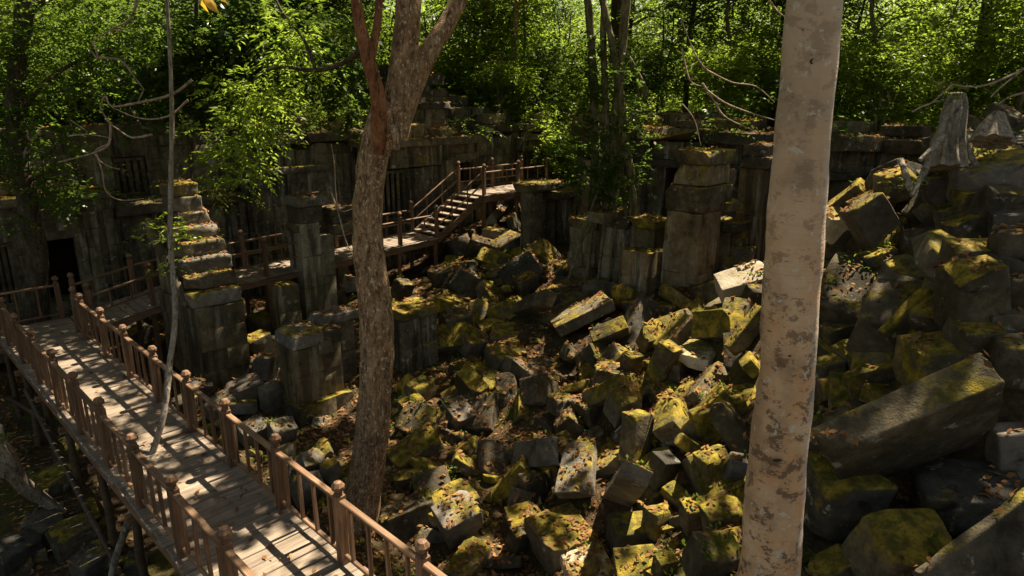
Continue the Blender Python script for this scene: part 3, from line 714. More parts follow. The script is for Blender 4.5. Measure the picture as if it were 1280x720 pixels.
# ------------------------------------------------------------------ fallen blocks
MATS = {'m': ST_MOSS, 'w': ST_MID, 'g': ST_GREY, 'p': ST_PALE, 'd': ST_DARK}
BLOCKS = []            # (object, photo x, photo y, short, size)
VIEW = lambda p: Vector(p).normalized()
def proj(p):
    dz = p.y * CP - p.z * SP; return 640 + F * p.x / dz, 360 - F * (p.y * SP + p.z * CP) / dz
def place_block(cx, cy, w, h, ang, yaw, tilt, style, label, short=None, Hk=None, deep=.8, chips=3, name='stone_block', group=None, sink=.30, seed=None):
    seed = seed if seed is not None else int(cx * 31 + cy * 17)
    g = G(cx, cy, .15); sc = g.length / (F * 1.03)
    W_, H_ = w * sc, h * sc
    c, s = abs(math.cos(math.radians(yaw))), abs(math.sin(math.radians(yaw)))
    L = W_ / (c + deep * s); D = L * deep
    eps = math.asin(min(.95, -g.z / g.length)); 
    H = Hk * sc if Hk else max(.34 * H_, (H_ - .75 * min(D, 1.0) * math.sin(eps)) / math.cos(eps))
    H = min(H, 1.35 * L) if not Hk else H
    me = stone_block(L, D, H, seed, r=min(.03, .08 * min(L, D, H)), chips=chips + 1, rough=.02, seg=5 if max(w, h) < 60 else 8, mat=MATS[style])
    g = g - g.normalized() * min(.6 * H, H * sink / max(.05, math.sin(eps)))
    heading = math.atan2(-g.x, g.y)
    fwd = Vector((g.x, g.y, 0)).normalized()
    right = Vector((fwd.y, -fwd.x, 0))
    R = Matrix.Rotation(-math.radians(ang), 4, fwd) @ Matrix.Rotation(math.radians(tilt), 4, right) @ Matrix.Rotation(heading + math.radians(yaw), 4, 'Z')
    o = link(name, me); o.matrix_world = Matrix.Translation(g) @ R
    tag(o, label, 'stone block', group)
    BLOCKS.append((o, cx, cy, short, max(w, h), style)); return o
def axis_block(ax, ay, bx, by, W, H, roll, style, label, short=None, lift=.3, chips=2, name='stone_lintel', seed=None, da=0, db=0):
    A, B = G(ax, ay, .1), G(bx, by, .1)
    A = A - A.normalized() * lift; B = B - B.normalized() * lift
    A = A * (1 + da / A.length); B = B * (1 + db / B.length)
    d = B - A; L = d.length; x = d.normalized(); z = Vector((0, 0, 1)); y = z.cross(x).normalized(); z = x.cross(y)
    M = Matrix((x, y, z)).transposed().to_4x4()
    me = stone_block(L, W, H, seed or int(ax + ay), r=.03, chips=chips, rough=.022, seg=9, mat=MATS[style])
    o = link(name, me); o.matrix_world = Matrix.Translation((A + B) / 2) @ M @ Matrix.Rotation(math.radians(roll), 4, 'X')
    tag(o, label, 'stone block'); BLOCKS.append((o, (ax + bx) / 2, (ay + by) / 2, short, abs(ax - bx), style)); return o

def corner_block(c, e1, e2, e3, style, label, short=None, name='stone_block', chips=2, sink=.10, seed=None, lower=0.0):
    """a block given by its nearest corner and the far ends of the three edges that leave it"""
    want = [Vector((q[0] - c[0], q[1] - c[1])) for q in (e1, e2, e3)]
    fw = Vector((0, CP, -SP)); f_ = ray(*c).normalized(); r_ = f_.cross(Vector((0, 0, 1))).normalized(); u_ = r_.cross(f_)
    cur = [v.copy() for v in want]; E = None
    for it in range(9):                      # perspective: adjust until the projected edges agree
        A, B_, C_ = [Vector((v.x, -v.y)) for v in cur]
        ab, bc, ac = A.dot(B_), B_.dot(C_), A.dot(C_)
        if not (ab < 0 and bc < 0 and ac < 0):
            if E is None: raise ValueError(label)
            cur = [(v * .75 + w_ * .25) for v, w_ in zip(cur, want)]; continue
        za, zb, zc = math.sqrt(-ab * ac / bc), math.sqrt(-ab * bc / ac), math.sqrt(-ac * bc / ab)
        E = [r_ * v.x + u_ * v.y + f_ * z for v, z in ((A, za), (B_, zb), (C_, zc))]
        P0 = f_; k = P0.dot(fw) / F
        for i in range(3):
            q = proj(P0 + E[i] * k); cur[i] = cur[i] + (want[i] - Vector((q[0] - c[0], q[1] - c[1]))) * .8
    D = 3.5
    while D < 33:
        P0 = f_ * D; k = (P0.dot(fw)) / F
        cs = [P0 + (E[0] * i + E[1] * j + E[2] * l) * k for i in (0, 1) for j in (0, 1) for l in (0, 1)]
        cen = sum(cs, Vector()) / 8; zs = [q.z for q in cs]
        if min(zs) + sink * (max(zs) - min(zs)) <= gz(cen.x, cen.y) + .02 - lower: break
        D += .05
    ax = [e.normalized() for e in E]; ln_ = [e.length * k for e in E]
    iz = max(range(3), key=lambda q: abs(ax[q].z)); o_ = [q for q in range(3) if q != iz]
    ix, iy = (o_ if ln_[o_[0]] >= ln_[o_[1]] else o_[::-1])
    X, Y_, Z_ = ax[ix], ax[iy], ax[iz]
    if Z_.z < 0: Z_ = -Z_
    if X.cross(Y_).dot(Z_) < 0: Y_ = -Y_
    M = Matrix((X, Y_, Z_)).transposed().to_4x4()
    me = stone_block(ln_[ix], ln_[iy], ln_[iz], seed or int(c[0] * 13 + c[1] * 7), r=.025, chips=chips, rough=.02, seg=7, mat=MATS[style])
    o = link(name, me); o.matrix_world = Matrix.Translation(cen) @ M
    px, py = proj(cen); tag(o, label, 'stone block'); BLOCKS.append((o, px, py, short, 60, style)); return o
B = place_block
V_ = corner_block
# ---- right-hand slope, nearest first
V_((1038,571),(1255,478),(1015,533),(1056,622), 'm', 'long grey-topped stone lintel tilted across the dark boulders right of the pale trunk', 'the long tilted lintel', name='stone_lintel', lower=-.45)
V_((1150,722),(1290,616),(1138,714),(1210,812), 'w', 'huge moss-edged slab cut off by the bottom right corner', 'the huge corner slab', name='stone_slab')
B(1130, 694, 106, 80, -14, 38, 14, 'm', 'large mossy wedge block below the long tilted lintel', 'the large mossy wedge')
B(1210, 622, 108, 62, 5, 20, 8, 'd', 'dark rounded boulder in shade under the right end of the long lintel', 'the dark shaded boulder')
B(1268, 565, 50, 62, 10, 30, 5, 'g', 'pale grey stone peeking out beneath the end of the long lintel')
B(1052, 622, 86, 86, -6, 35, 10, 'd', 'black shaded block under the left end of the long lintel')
V_((1060,471),(1133,452),(1066,510),(1053,465), 'm', 'green block resting on the upper edge of the long lintel', 'the green block over the lintel')
B(1170, 453, 80, 58, 4, 32, 8, 'm', 'mossy faceted block behind the middle of the long lintel', 'the faceted mossy block')
V_((1104,418),(1163,358),(1094,413),(1128,446), 'm', 'big block with a sharp mossy ridge and small ferns on its side', 'the sharp-ridged block')
V_((1083,376),(1130,374),(1075,428),(1078,369), 'm', 'square-faced dark block left of the sharp-ridged fern block', None)
B(1216, 370, 66, 78, 8, 30, 12, 'm', 'tall rounded mossy boulder on the right slope', 'the tall rounded boulder')
B(1147, 345, 76, 36, 3, 24, 18, 'g', 'flat grey stone wedged above the sharp-ridged block', 'the flat grey stone')
B(1220, 427, 64, 50, -4, 38, 10, 'm', 'green block on the slope just above the long lintel', 'the green slope block')
B(1262, 368, 52, 46, 8, 18, 10, 'm', 'mossy block cut by the right picture edge at mid height')
B(1264, 405, 50, 40, 8, 15, 10, 'w', 'brownish block at the right edge under a mossy one', 'the brownish edge block')
B(1268, 452, 52, 52, -2, 25, 10, 'm', 'dark green boulder at the right edge above the lintel end')
axis_block(1036, 408, 1076, 336, .85, .75, 18, 'm', 'large leaning block right against the pale trunk with a lit leaf patch', 'the leaning block by the trunk', .45, name='stone_block')
B(1044, 422, 44, 38, 6, 40, 6, 'm', 'small mossy stone at the pale trunk below the leaning block')
B(1034, 474, 44, 80, 14, 30, 6, 'm', 'tall green block half hidden by the right side of the pale trunk', 'the half-hidden green block')
V_((1134,269),(1161,233),(1124,266),(1150,284), 'm', 'slanting slab with a bright sunlit edge on the upper right slope', 'the bright-edged slab', name='stone_slab')
V_((1104,304),(1133,272),(1091,303),(1116,336), 'm', 'dark block under the bright-edged slanting slab', None)
V_((1071,232),(1030,264),(1090,250),(1075,220), 'm', 'roof-shaped block with glowing yellow ridge beside the pale trunk', 'the yellow roof-shaped block')
B(1049, 281, 46, 38, -8, 22, 24, 'p', 'sunlit yellow-white block touching the right side of the pale trunk', 'the sunlit trunk-side block')
B(1090, 278, 50, 66, 34, 30, 10, 'w', 'brown steep block covered with leaf litter on the upper slope', 'the leaf-strewn steep block')
B(1238, 219, 92, 42, 6, 18, 14, 'g', 'broad grey flat-topped stone near the top right', 'the broad grey top stone', deep=.9)
B(1252, 188, 72, 28, 3, 12, 10, 'd', 'dark slab at the very top of the right slope')
B(1215, 255, 44, 36, 4, 28, 8, 'm', 'rounded block under the broad grey top stone')
B(1248, 258, 50, 42, -14, 32, 8, 'w', 'angular block with pale corner under the broad grey top stone')
B(1214, 293, 62, 46, 24, 26, 8, 'm', 'slanted green block on the upper right slope', 'the slanted green block')
B(1192, 277, 34, 48, 30, 30, 6, 'd', 'narrow dark upright stone beside the slanted green block')
B(1264, 312, 46, 44, 8, 30, 8, 'w', 'light brown stone at the right edge on the upper slope', 'the light brown edge stone')
B(1212, 322, 58, 36, -6, 30, 8, 'm', 'mossy stone just below the slanted green block')
B(1262, 282, 44, 34, 2, 20, 10, 'g', 'grey stone at the right edge between two brown ones')
B(1190, 184, 38, 36, 10, 24, 8, 'g', 'grey stone wrapped by the pale tree stump')
B(1156, 190, 36, 30, 18, 20, 12, 'w', 'lit brown block left of the pale tree stump')
B(1120, 232, 44, 34, 14, 30, 10, 'm', 'mossy block with ferns below the pale tree stump')
B(1180, 232, 52, 34, 6, 20, 12, 'd', 'dark slab under the litter below the stump')
B(1100, 335, 42, 44, 18, 26, 6, 'd', 'shaded block between the leaning block and the flat grey stone')
# ---- sunlit middle of the heap
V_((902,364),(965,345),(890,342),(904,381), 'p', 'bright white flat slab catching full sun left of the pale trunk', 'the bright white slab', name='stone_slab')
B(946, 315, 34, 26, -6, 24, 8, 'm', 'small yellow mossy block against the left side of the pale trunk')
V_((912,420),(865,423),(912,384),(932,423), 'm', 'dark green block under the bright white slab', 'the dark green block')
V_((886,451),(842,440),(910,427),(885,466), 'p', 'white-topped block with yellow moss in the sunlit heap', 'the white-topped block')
B(943, 374, 32, 34, -14, 25, 12, 'm', 'mossy yellow stone wedged between white slab and pale trunk')
V_((911,434),(952,383),(903,431),(925,448), 'm', 'slanting mossy slab leaning left of the pale trunk', 'the slanting mossy slab', name='stone_slab')
V_((865,490),(899,450),(848,502),(882,508), 'w', 'block with a sunlit triangular face below the white-topped block', 'the triangular-faced block')
V_((841,440),(813,502),(823,427),(855,436), 'm', 'tall dark slab leaning in the middle of the heap', 'the tall leaning slab', name='stone_slab')
axis_block(800, 426, 866, 404, .55, .45, 28, 'm', 'ridged block with a golden mossy crest in the middle of the heap', 'the golden-crested block', .4, name='stone_block')
V_((746,449),(737,429),(725,467),(764,446), 'm', 'brown block with lit right shoulder in the centre of the heap', 'the lit-shouldered block')
B(789, 454, 28, 30, -8, 42, 4, 'm', 'small glowing yellow pyramid-shaped stone', 'the yellow pyramid stone')
V_((737,512),(706,499),(757,503),(738,535), 'm', 'big rounded mossy block in the centre of the heap', 'the rounded mossy block')
V_((712,521),(690,541),(731,537),(712,506), 'm', 'roof-shaped mossy stone above the two pale square slabs', 'the roof-shaped mossy stone')
B(779, 508, 46, 44, -14, 38, 12, 'w', 'angular block with a lit right face beside the rounded mossy block')
V_((841,527),(815,541),(866,552),(845,491), 'm', 'star-like pointed block with golden ridges in the lower heap', 'the golden pointed block')
V_((795,521),(776,515),(818,517),(790,588), 'm', 'tall yellow-green upright block left of the golden pointed block', 'the yellow-green upright block')
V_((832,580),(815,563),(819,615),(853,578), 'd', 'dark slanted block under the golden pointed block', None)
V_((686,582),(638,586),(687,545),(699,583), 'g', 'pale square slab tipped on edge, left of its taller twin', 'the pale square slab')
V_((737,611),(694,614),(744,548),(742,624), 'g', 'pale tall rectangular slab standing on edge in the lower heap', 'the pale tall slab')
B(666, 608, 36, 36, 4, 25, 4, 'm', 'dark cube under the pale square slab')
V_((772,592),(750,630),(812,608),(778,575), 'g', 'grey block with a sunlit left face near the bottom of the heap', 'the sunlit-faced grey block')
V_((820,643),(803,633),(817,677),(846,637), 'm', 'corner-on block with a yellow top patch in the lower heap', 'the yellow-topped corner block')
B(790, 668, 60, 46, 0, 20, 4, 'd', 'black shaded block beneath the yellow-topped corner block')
V_((866,521),(934,499),(875,557),(858,513), 'm', 'large dark-sided block right of the golden pointed block', 'the large dark-sided block')
B(893, 588, 44, 52, 12, 34, 4, 'm', 'mossy shaded block left of the pale trunk base')
V_((918,575),(897,622),(938,581),(912,562), 'g', 'flat grey stone touching the left of the pale trunk', 'the grey trunk stone')
B(906, 658, 52, 74, 10, 30, 8, 'm', 'tall mossy block with white edge beside the pale trunk foot', 'the tall trunk-foot block')
B(870, 645, 40, 42, 0, 28, 8, 'm', 'small mossy block left of the tall trunk-foot block')
B(888, 698, 64, 56, -20, 32, 12, 'm', 'sloping mossy block at the bottom edge by the pale trunk', 'the sloping bottom block')
B(734, 710, 66, 36, -6, 30, 26, 'p', 'pale stone cut by the bottom edge right of the boardwalk', 'the pale bottom stone')
B(794, 710, 54, 44, 0, 12, 26, 'w', 'lichen-spotted block at the bottom edge', 'the lichen-spotted block')
B(830, 708, 30, 36, -6, 36, 10, 'm', 'small yellow mossy stone at the bottom edge')
# ---- litter floor and shaded heap in the centre
B(572, 648, 60, 50, 8, 24, 20, 'g', 'flat grey mossy-topped boulder on the leaf floor', 'the flat grey boulder', deep=.9)
B(655, 648, 48, 32, 0, 20, 18, 'w', 'small flat-topped stone in the leaf floor right of the grey boulder', 'the flat-topped floor stone')
V_((572,528),(553,503),(596,518),(566,545), 'g', 'grey wedge block right of the forked tree', 'the grey wedge block')
V_((596,495),(569,466),(613,483),(594,512), 'm', 'dark green slab sloping down left in the shaded heap', 'the sloping green slab', name='stone_slab')
B(515, 508, 36, 24, 4, 25, 10, 'm', 'small mossy stone close to the right of the forked tree')
B(525, 487, 40, 28, 4, 38, 10, 'm', 'mossy hump behind the stone by the forked tree')
B(632, 447, 54, 34, -4, 25, 14, 'm', 'broad mossy stone covered by weeds in the centre', 'the weedy broad stone')
B(594, 430, 44, 30, -12, 30, 14, 'w', 'brown stone with lit litter edge in the shaded heap', 'the brown litter-edged stone')
B(570, 405, 44, 38, 0, 24, 14, 'w', 'leaf-covered stone right of the round-shouldered pier')
V_((677,378),(640,393),(681,361),(692,384), 'm', 'long mossy green block in the shaded middle distance', 'the long mossy green block')
V_((694,409),(765,375),(684,396),(700,422), 'w', 'brown beam-like block edged with litter in the middle distance', 'the brown beam-like block')
axis_block(680, 366, 784, 350, .4, .36, 4, 'm', 'low straight lintel lying before the wall stubs', 'the low straight lintel', .3)
B(658, 354, 34, 24, 12, 24, 14, 'm', 'small yellow-green block in the far heap', 'the small yellow-green block')
axis_block(606, 284, 634, 256, .3, .75, 34, 'p', 'lit slab leaning like a V under the timber landing', 'the V-shaped lit slab', .5, name='stone_slab')
axis_block(640, 286, 658, 254, .3, .8, -20, 'm', 'mossy leaning slab forming a V under the timber landing', 'the mossy V slab', .5, name='stone_slab')
B(668, 296, 28, 34, 10, 30, 8, 'm', 'rounded yellow-topped stone below the gateway doorway')
B(634, 309, 46, 28, 18, 30, 14, 'm', 'yellow-lit mossy block below the V-shaped slabs', 'the yellow-lit far block')
B(503, 362, 28, 26, -22, 38, 6, 'm', 'golden lit wedge beside the forked tree in front of the walkway', 'the golden far wedge')
B(553, 345, 36, 28, 12, 34, 8, 'm', 'mossy pointed block under the foot of the staircase', 'the block under the stair foot')
axis_block(524, 338, 604, 330, .16, .16, 0, 'w', 'thin sunlit beam lying beneath the staircase', None, .35, name='stone_beam')
axis_block(786, 384, 846, 392, .4, .4, 4, 'd', 'dark flat lintel at the foot of the slumped wall', 'the dark flat lintel', .2)
# ---- left of the forked tree
V_((338,448),(315,445),(350,442),(336,477), 'g', 'upright cut grey block left of the twin block pier', 'the upright grey block')
B(305, 491, 48, 34, 10, 14, 6, 'g', 'dark grey cut block behind the flat one near the boardwalk', 'the dark grey cut block')
V_((281,506),(326,502),(280,521),(276,499), 'g', 'flat grey block beside the boardwalk railing', 'the flat railing-side block')
B(339, 496, 30, 36, -4, 40, 8, 'g', 'rounded grey stone between cut blocks and the twin block pier')
B(352, 540, 36, 30, -14, 22, 18, 'g', 'pale grey stone at the foot of the twin block pier', 'the pier-foot grey stone')
B(318, 540, 40, 28, 4, 18, 14, 'g', 'half-hidden grey stone behind the railing')
B(331, 405, 38, 30, -8, 36, 14, 'w', 'brown peaked stone between stepped pier and stub', 'the brown peaked stone')
B(322, 428, 32, 24, 6, 26, 8, 'd', 'dark square stone under the brown peaked stone')
B(345, 434, 24, 26, -30, 30, 10, 'p', 'small lit tilted stone left of the twin block pier')
B(246, 489, 32, 30, -18, 28, 14, 'g', 'grey tilted slab at the foot of the stepped pier', 'the grey slab by the stepped pier')
B(275, 508, 40, 26, 18, 20, 12, 'g', 'purple-grey slab between stepped pier and railing')
B(388, 580, 34, 36, -18, 24, 30, 'g', 'sunlit grey stone behind the railing near the forked tree', 'the sunlit railing stone')
B(414, 588, 24, 34, 8, 30, 14, 'g', 'small grey stone against the left foot of the forked tree')
B(384, 612, 34, 40, -12, 22, 24, 'g', 'grey slab seen between balusters left of the forked tree')
B(424, 340, 24, 36, 18, 28, 10, 'g', 'grey upright stone right of the split pier', 'the grey upright stone')
B(438, 356, 24, 20, -30, 22, 14, 'p', 'small bright stone beside the forked tree and split pier')
B(415, 372, 36, 24, 12, 30, 10, 'm', 'mossy stone at the foot of the split pier')
B(55, 664, 44, 36, 2, 22, 14, 'w', 'brown block under the boardwalk at lower left', 'the brown block below the boardwalk')
B(91, 674, 42, 40, -3, 14, 12, 'm', 'green cube-like block under the boardwalk', 'the green cube below the boardwalk')
B(64, 602, 48, 28, 10, 30, 14, 'd', 'dark mossy stone in the gully left of the boardwalk', 'the dark gully stone')
B(118, 700, 46, 30, 5, 28, 12, 'd', 'dark low stone at the bottom left below the boardwalk')
B(20, 690, 46, 34, -8, 24, 12, 'd', 'shaded stone in the bottom left corner', 'the corner stone')
B(230, 505, 30, 22, 0, 30, 8, 'd', 'low dark rubble stone behind the railing below the stepped pier')
B(152, 405, 40, 22, -18, 20, 16, 'd', 'slanted dark slab under the ramp walkway', 'the slab under the ramp')
B(172, 418, 36, 24, 14, 30, 12, 'd', 'dark stone between ramp and stepped pier')

# ---- the rest of the heap: smaller stones between the ones above
_regions = [  # photo polygon, count, size range (m), styles
 ([(560,310),(660,262),(700,330),(850,380),(930,330),(945,440),(920,690),(850,690),(740,640),(690,520),(560,480)], 100, (.7, 1.6), 'mmmmwwd'),
 ([(1025,250),(1110,225),(1180,170),(1280,150),(1280,480),(1180,470),(1060,560),(1020,640)], 44, (.65, 1.25), 'mmmdww'),
 ([(1010,600),(1280,600),(1280,720),(1010,720)], 9, (.4, .8), 'mdd'),
 ([(500,480),(690,500),(700,640),(760,700),(560,720),(500,640)], 34, (.45, 1.1), 'mmmw'),
 ([(210,470),(300,430),(350,440),(440,560),(440,640),(380,630)], 14, (.35, .65), 'gdwg'),
 ([(300,390),(360,370),(440,350),(480,340),(440,400),(330,410)], 8, (.35, .6), 'mwdm'),
 ([(0,560),(90,600),(180,720),(0,720)], 10, (.35, .7), 'dmd'),
 ([(120,400),(190,395),(200,450),(150,430)], 3, (.4, .6), 'dd')]
def inpoly(x, y, P):
    c = False; j = len(P) - 1
    for i in range(len(P)):
        if (P[i][1] > y) != (P[j][1] > y) and x < (P[j][0] - P[i][0]) * (y - P[i][1]) / (P[j][1] - P[i][1]) + P[i][0]: c = not c
        j = i
    return c
_rf = random.Random(23); _spots = []
for o, *_ in BLOCKS:
    xs_ = [v.co.x for v in o.data.vertices]; a_ = max(xs_); wd_ = max(v.co.y for v in o.data.vertices)
    for k in range(5): _spots.append((o.matrix_world @ Vector((a_ * (k - 2) * .42, 0, 0)), wd_ * .85))
FILL = []
for P, n, (a, b), sty in _regions:
    x0, x1 = min(p[0] for p in P), max(p[0] for p in P); y0, y1 = min(p[1] for p in P), max(p[1] for p in P)
    got = tries = 0
    while got < n and tries < 4000:
        tries += 1
        px, py = _rf.uniform(x0, x1), _rf.uniform(y0, y1)
        if not inpoly(px, py, P): continue
        g = G(px, py, .05); L = a + (b - a) * _rf.random() ** 1.5
        if any((g - q).length < r * .9 + L * .27 for q, r in _spots): continue
        _spots.append((g, L * .34)); got += 1
        ty = _rf.random()
        D, H = (L * _rf.uniform(.5, .8), L * _rf.uniform(.22, .36)) if ty < .4 else ((L * _rf.uniform(.32, .45), L * _rf.uniform(.28, .42)) if ty < .7 else (L * _rf.uniform(.6, .9), L * _rf.uniform(.5, .75)))
        s_ = _rf.choice(sty)
        me = stone_block(L, D, H, _rf.randrange(9999), r=.025, chips=_rf.choice((2, 3, 4, 5)), rough=.022, seg=4, mat=MATS[s_])
        o = link('rubble_block', me)
        o.matrix_world = Matrix.Translation(g + Vector((0, 0, H * .12))) @ Euler((_rf.gauss(0, .5), _rf.gauss(0, .5), _rf.uniform(0, 6.28))).to_matrix().to_4x4()
        o['category'] = 'stone block'; o['group'] = 'tumbled blocks of the rubble heap'
        FILL.append((o, px, py, L, s_))
_LM = [(x, y, sh) for _, x, y, sh, _, _ in BLOCKS if sh]
_used = set()
_adj = {'m': ('mossy', 'green-coated', 'moss-stained'), 'w': ('brown', 'weathered brown'), 'd': ('dark', 'blackened'), 'g': ('grey', 'dull grey')}
def rel(px, py, x, y):
    dx, dy = px - x, (py - y) * 1.3
    if abs(dx) > abs(dy): return 'right of' if dx > 0 else 'left of'
    return 'below' if dy > 0 else 'above'
for o, px, py, L, s_ in FILL:
    near = sorted(_LM, key=lambda q: (q[0] - px) ** 2 + (q[1] - py) ** 2)[:5]
    sz = 'small' if L < .68 else ('medium' if L < .92 else 'large')
    cand = []
    for ad in _adj[s_]:
        for q in near[:2]: cand.append(f'{sz} {ad} rubble block {rel(px, py, q[0], q[1])} {q[2]}')
        for i in range(3):
            for j in range(i + 1, 4): cand.append(f'{sz} {ad} block between {near[i][2]} and {near[j][2]}')
    for c_ in cand:
        if c_ not in _used and len(c_.split()) <= 16: _used.add(c_); o['label'] = c_; break
    else: o['label'] = cand[0]
for o, *_ in BLOCKS: o['group'] = 'tumbled blocks of the rubble heap'

# ------------------------------------------------------------------ leaf generators
def twig_leaves(C, D, n, ln, leaf, asp, droop, rng, spread=1.0):
    """C,D (T,3) twig starts and directions; n leaves on each; returns quads (T*n,4,3)"""
    T = len(C); D = D / np.linalg.norm(D, axis=1, keepdims=True)
    f = (np.arange(n) + .6) / n
    L = ln * rng.uniform(.6, 1.2, (T, 1, 1))
    base = C[:, None, :] + D[:, None, :] * f[None, :, None] * L
    base[:, :, 2] -= droop * (f ** 2)[None, :] * L[:, :, 0]
    side = np.cross(D, [0, 0, 1.0]); side /= np.linalg.norm(side, axis=1, keepdims=True) + 1e-6
    sgn = np.where(np.arange(n) % 2 == 0, 1, -1)[None, :, None]
    d = D[:, None, :] * .55 + side[:, None, :] * sgn * .85 * spread + rng.normal(0, .28, (T, n, 3)); d[:, :, 2] -= droop * .5
    d /= np.linalg.norm(d, axis=2, keepdims=True)
    up = np.array([0, 0, 1.0]) + rng.normal(0, .45, (T, n, 3))
    w = np.cross(d, up); w /= np.linalg.norm(w, axis=2, keepdims=True) + 1e-6
    nn = np.cross(w, d)
    s = leaf * rng.uniform(.6, 1.25, (T, n, 1)); a = s * asp * .5
    q = np.stack([base, base + d * s * .45 + w * a + nn * s * .06, base + d * s - nn * s * .08, base + d * s * .45 - w * a + nn * s * .06], 2)
    return q.reshape(-1, 4, 3)
def clump_crown(name, centers, radii, tw, n, leaf, mat, seed, asp=.42, droop=.25, ln=.7):
    rng = np.random.default_rng(seed); Q = []; tone = []
    for c, r in zip(centers, radii):
        k = max(3, int(tw * r * r))
        v = rng.normal(0, 1, (k, 3)); v /= np.linalg.norm(v, axis=1, keepdims=True)
        rr = r * rng.uniform(.25, 1, (k, 1)) ** .6
        C = np.array(c) + v * rr * np.array([1, 1, .72])
        D = v * .8 + rng.normal(0, .5, (k, 3)); D[:, 2] *= .6
        q = twig_leaves(C, D, n, ln * r ** .5, leaf, asp, droop, rng); Q.append(q)
        tone.append(np.clip(rng.normal(rng.uniform(.25, .75), .2, len(q)), 0, 1))
    return quads_mesh(name, np.concatenate(Q), np.concatenate(tone), mat)

# dead leaves lying on everything that faces up
def litter():
    bpy.context.view_layer.update(); dg = bpy.context.evaluated_depsgraph_get()
    rng = np.random.default_rng(5); Q = []; tone = []; n = 0
    N = 110000
    Y = 3.2 + 27 * rng.uniform(0, 1, N) ** 1.25; X = rng.uniform(-.85, .85, N) * Y
    a = rng.uniform(0, 6.28, N); sz = rng.uniform(.028, .062, N) * (1 + np.clip((Y - 8) / 24, 0, .8)); u = rng.uniform(0, 1, N)
    for x, y, an, s, uu in zip(X, Y, a, sz, u):
        d = noise.fractal(Vector((x * .55, y * .55, 3.1)), 1, 2, 3)
        px_ = x / y
        dens = .34 + .75 * d + (.30 if -.12 < px_ < .16 and y < 14 else 0) + (.2 if y > 15 else 0) - (.10 if px_ > .4 else 0)
        if uu > dens: continue
        ok, loc, nor, _, ob, _ = SC.ray_cast(dg, Vector((x, y, 6)), Vector((0, 0, -1)))
        if not ok or nor.z < .45: continue
        nm = ob.name
        if nm[:4] in ('hand', 'bott', 'rail', 'lowe', 'post', 'brac', 'stri'): continue
        if nm.startswith(('deck', 'stair')) and uu > .05: continue
        t1 = Vector((math.cos(an), math.sin(an), 0)); t1 = (t1 - nor * t1.dot(nor)).normalized(); t2 = nor.cross(t1)
        nn = (nor + Vector((random.gauss(0, .35), random.gauss(0, .35), 0))).normalized(); t1 = (t1 - nn * t1.dot(nn)).normalized(); t2 = nn.cross(t1)
        b = loc + nor * (.012 + .02 * random.random()); w = s * random.uniform(.38, .6); c = s * random.uniform(-.1, .3)
        Q.append([b - t1 * s, b + t2 * w + nn * c, b + t1 * s + nn * c * .6, b - t2 * w + nn * c]); tone.append(min(1, max(0, random.gauss(.45, .28))))
    o = link('leaf_litter', quads_mesh('leaf_litter', np.array([[list(p) for p in q] for q in Q]), np.array(tone), LF_LIT))
    tag(o, 'dry brown fallen leaves scattered over stones, ledges and soil', 'leaf litter', kind='stuff')
    Q = []; tone = []                                    # low weeds
    N = 5200; Y = 5 + 20 * rng.uniform(0, 1, N); X = rng.uniform(-.8, .8, N) * Y
    for x, y in zip(X, Y):
        if noise.fractal(Vector((x * .7, y * .7, 9.3)), 1, 2, 3) < .12: continue
        ok, loc, nor, _, ob, _ = SC.ray_cast(dg, Vector((x, y, 6)), Vector((0, 0, -1)))
        if not ok or nor.z < .4 or ob.name.startswith(('deck', 'hand', 'bott', 'post', 'stair', 'rail', 'lower', 'joist', 'string', 'brace')): continue
        for k in range(6):
            an = random.uniform(0, 6.28); el = random.uniform(.2, 1.1); s = random.uniform(.05, .12)
            d = Vector((math.cos(an) * math.cos(el), math.sin(an) * math.cos(el), math.sin(el))); w = d.cross(Vector((0, 0, 1))).normalized() * s * .22
            b = loc + Vector((random.gauss(0, .05), random.gauss(0, .05), random.uniform(0, .06)))
            Q.append([b, b + d * s * .5 + w, b + d * s - Vector((0, 0, s * .15)), b + d * s * .5 - w]); tone.append(random.random())
    o = link('ground_weeds', quads_mesh('ground_weeds', np.array([[list(p) for p in q] for q in Q]), np.array(tone), LF_WEED))
    tag(o, 'small green weeds and seedlings sprouting between stones', 'weeds', kind='stuff')
def chips():
    rd = random.Random(4); parts = []
    base = [((1, 0, 0), (0, .8, .1), (-.9, .1, 0), (0, -.9, -.1), (.1, .1, .6), (-.1, 0, -.5)), ((.9, .5, 0), (-.6, .8, .1), (-.9, -.5, 0), (.7, -.8, -.1), (.2, .1, .7), (-.1, 0, -.5))]
    Fq = [(0, 1, 4), (1, 2, 4), (2, 3, 4), (3, 0, 4), (1, 0, 5), (2, 1, 5), (3, 2, 5), (0, 3, 5)]
    n = 0
    while n < 1500:
        Y = 5 + 19 * rd.random() ** 1.2; X = rd.uniform(-.62, .75) * Y
        s_, t_ = (Y - X) * R2, (X + Y) * R2
        if (t_ < 4.0 and s_ < 20) or s_ > 18.5 or t_ > 19: continue
        if noise.noise(Vector((X * .8, Y * .8, 7))) < -.1: continue
        r = .04 + .13 * rd.random() ** 2.2; M = Euler((rd.uniform(0, 6), rd.uniform(0, 6), rd.uniform(0, 6))).to_matrix(); c = Vector((X, Y, gz(X, Y) + r * .3))
        parts.append(([c + M @ (Vector(v) * r * rd.uniform(.8, 1.2)) for v in rd.choice(base)], Fq)); n += 1
    V, Fc = merge(parts); o = link('stone_rubble', mesh('stone_rubble', V, Fc, ST_MID)); tag(o, 'small broken stone chips strewn between the fallen blocks', 'rubble', kind='stuff')
chips()
litter()
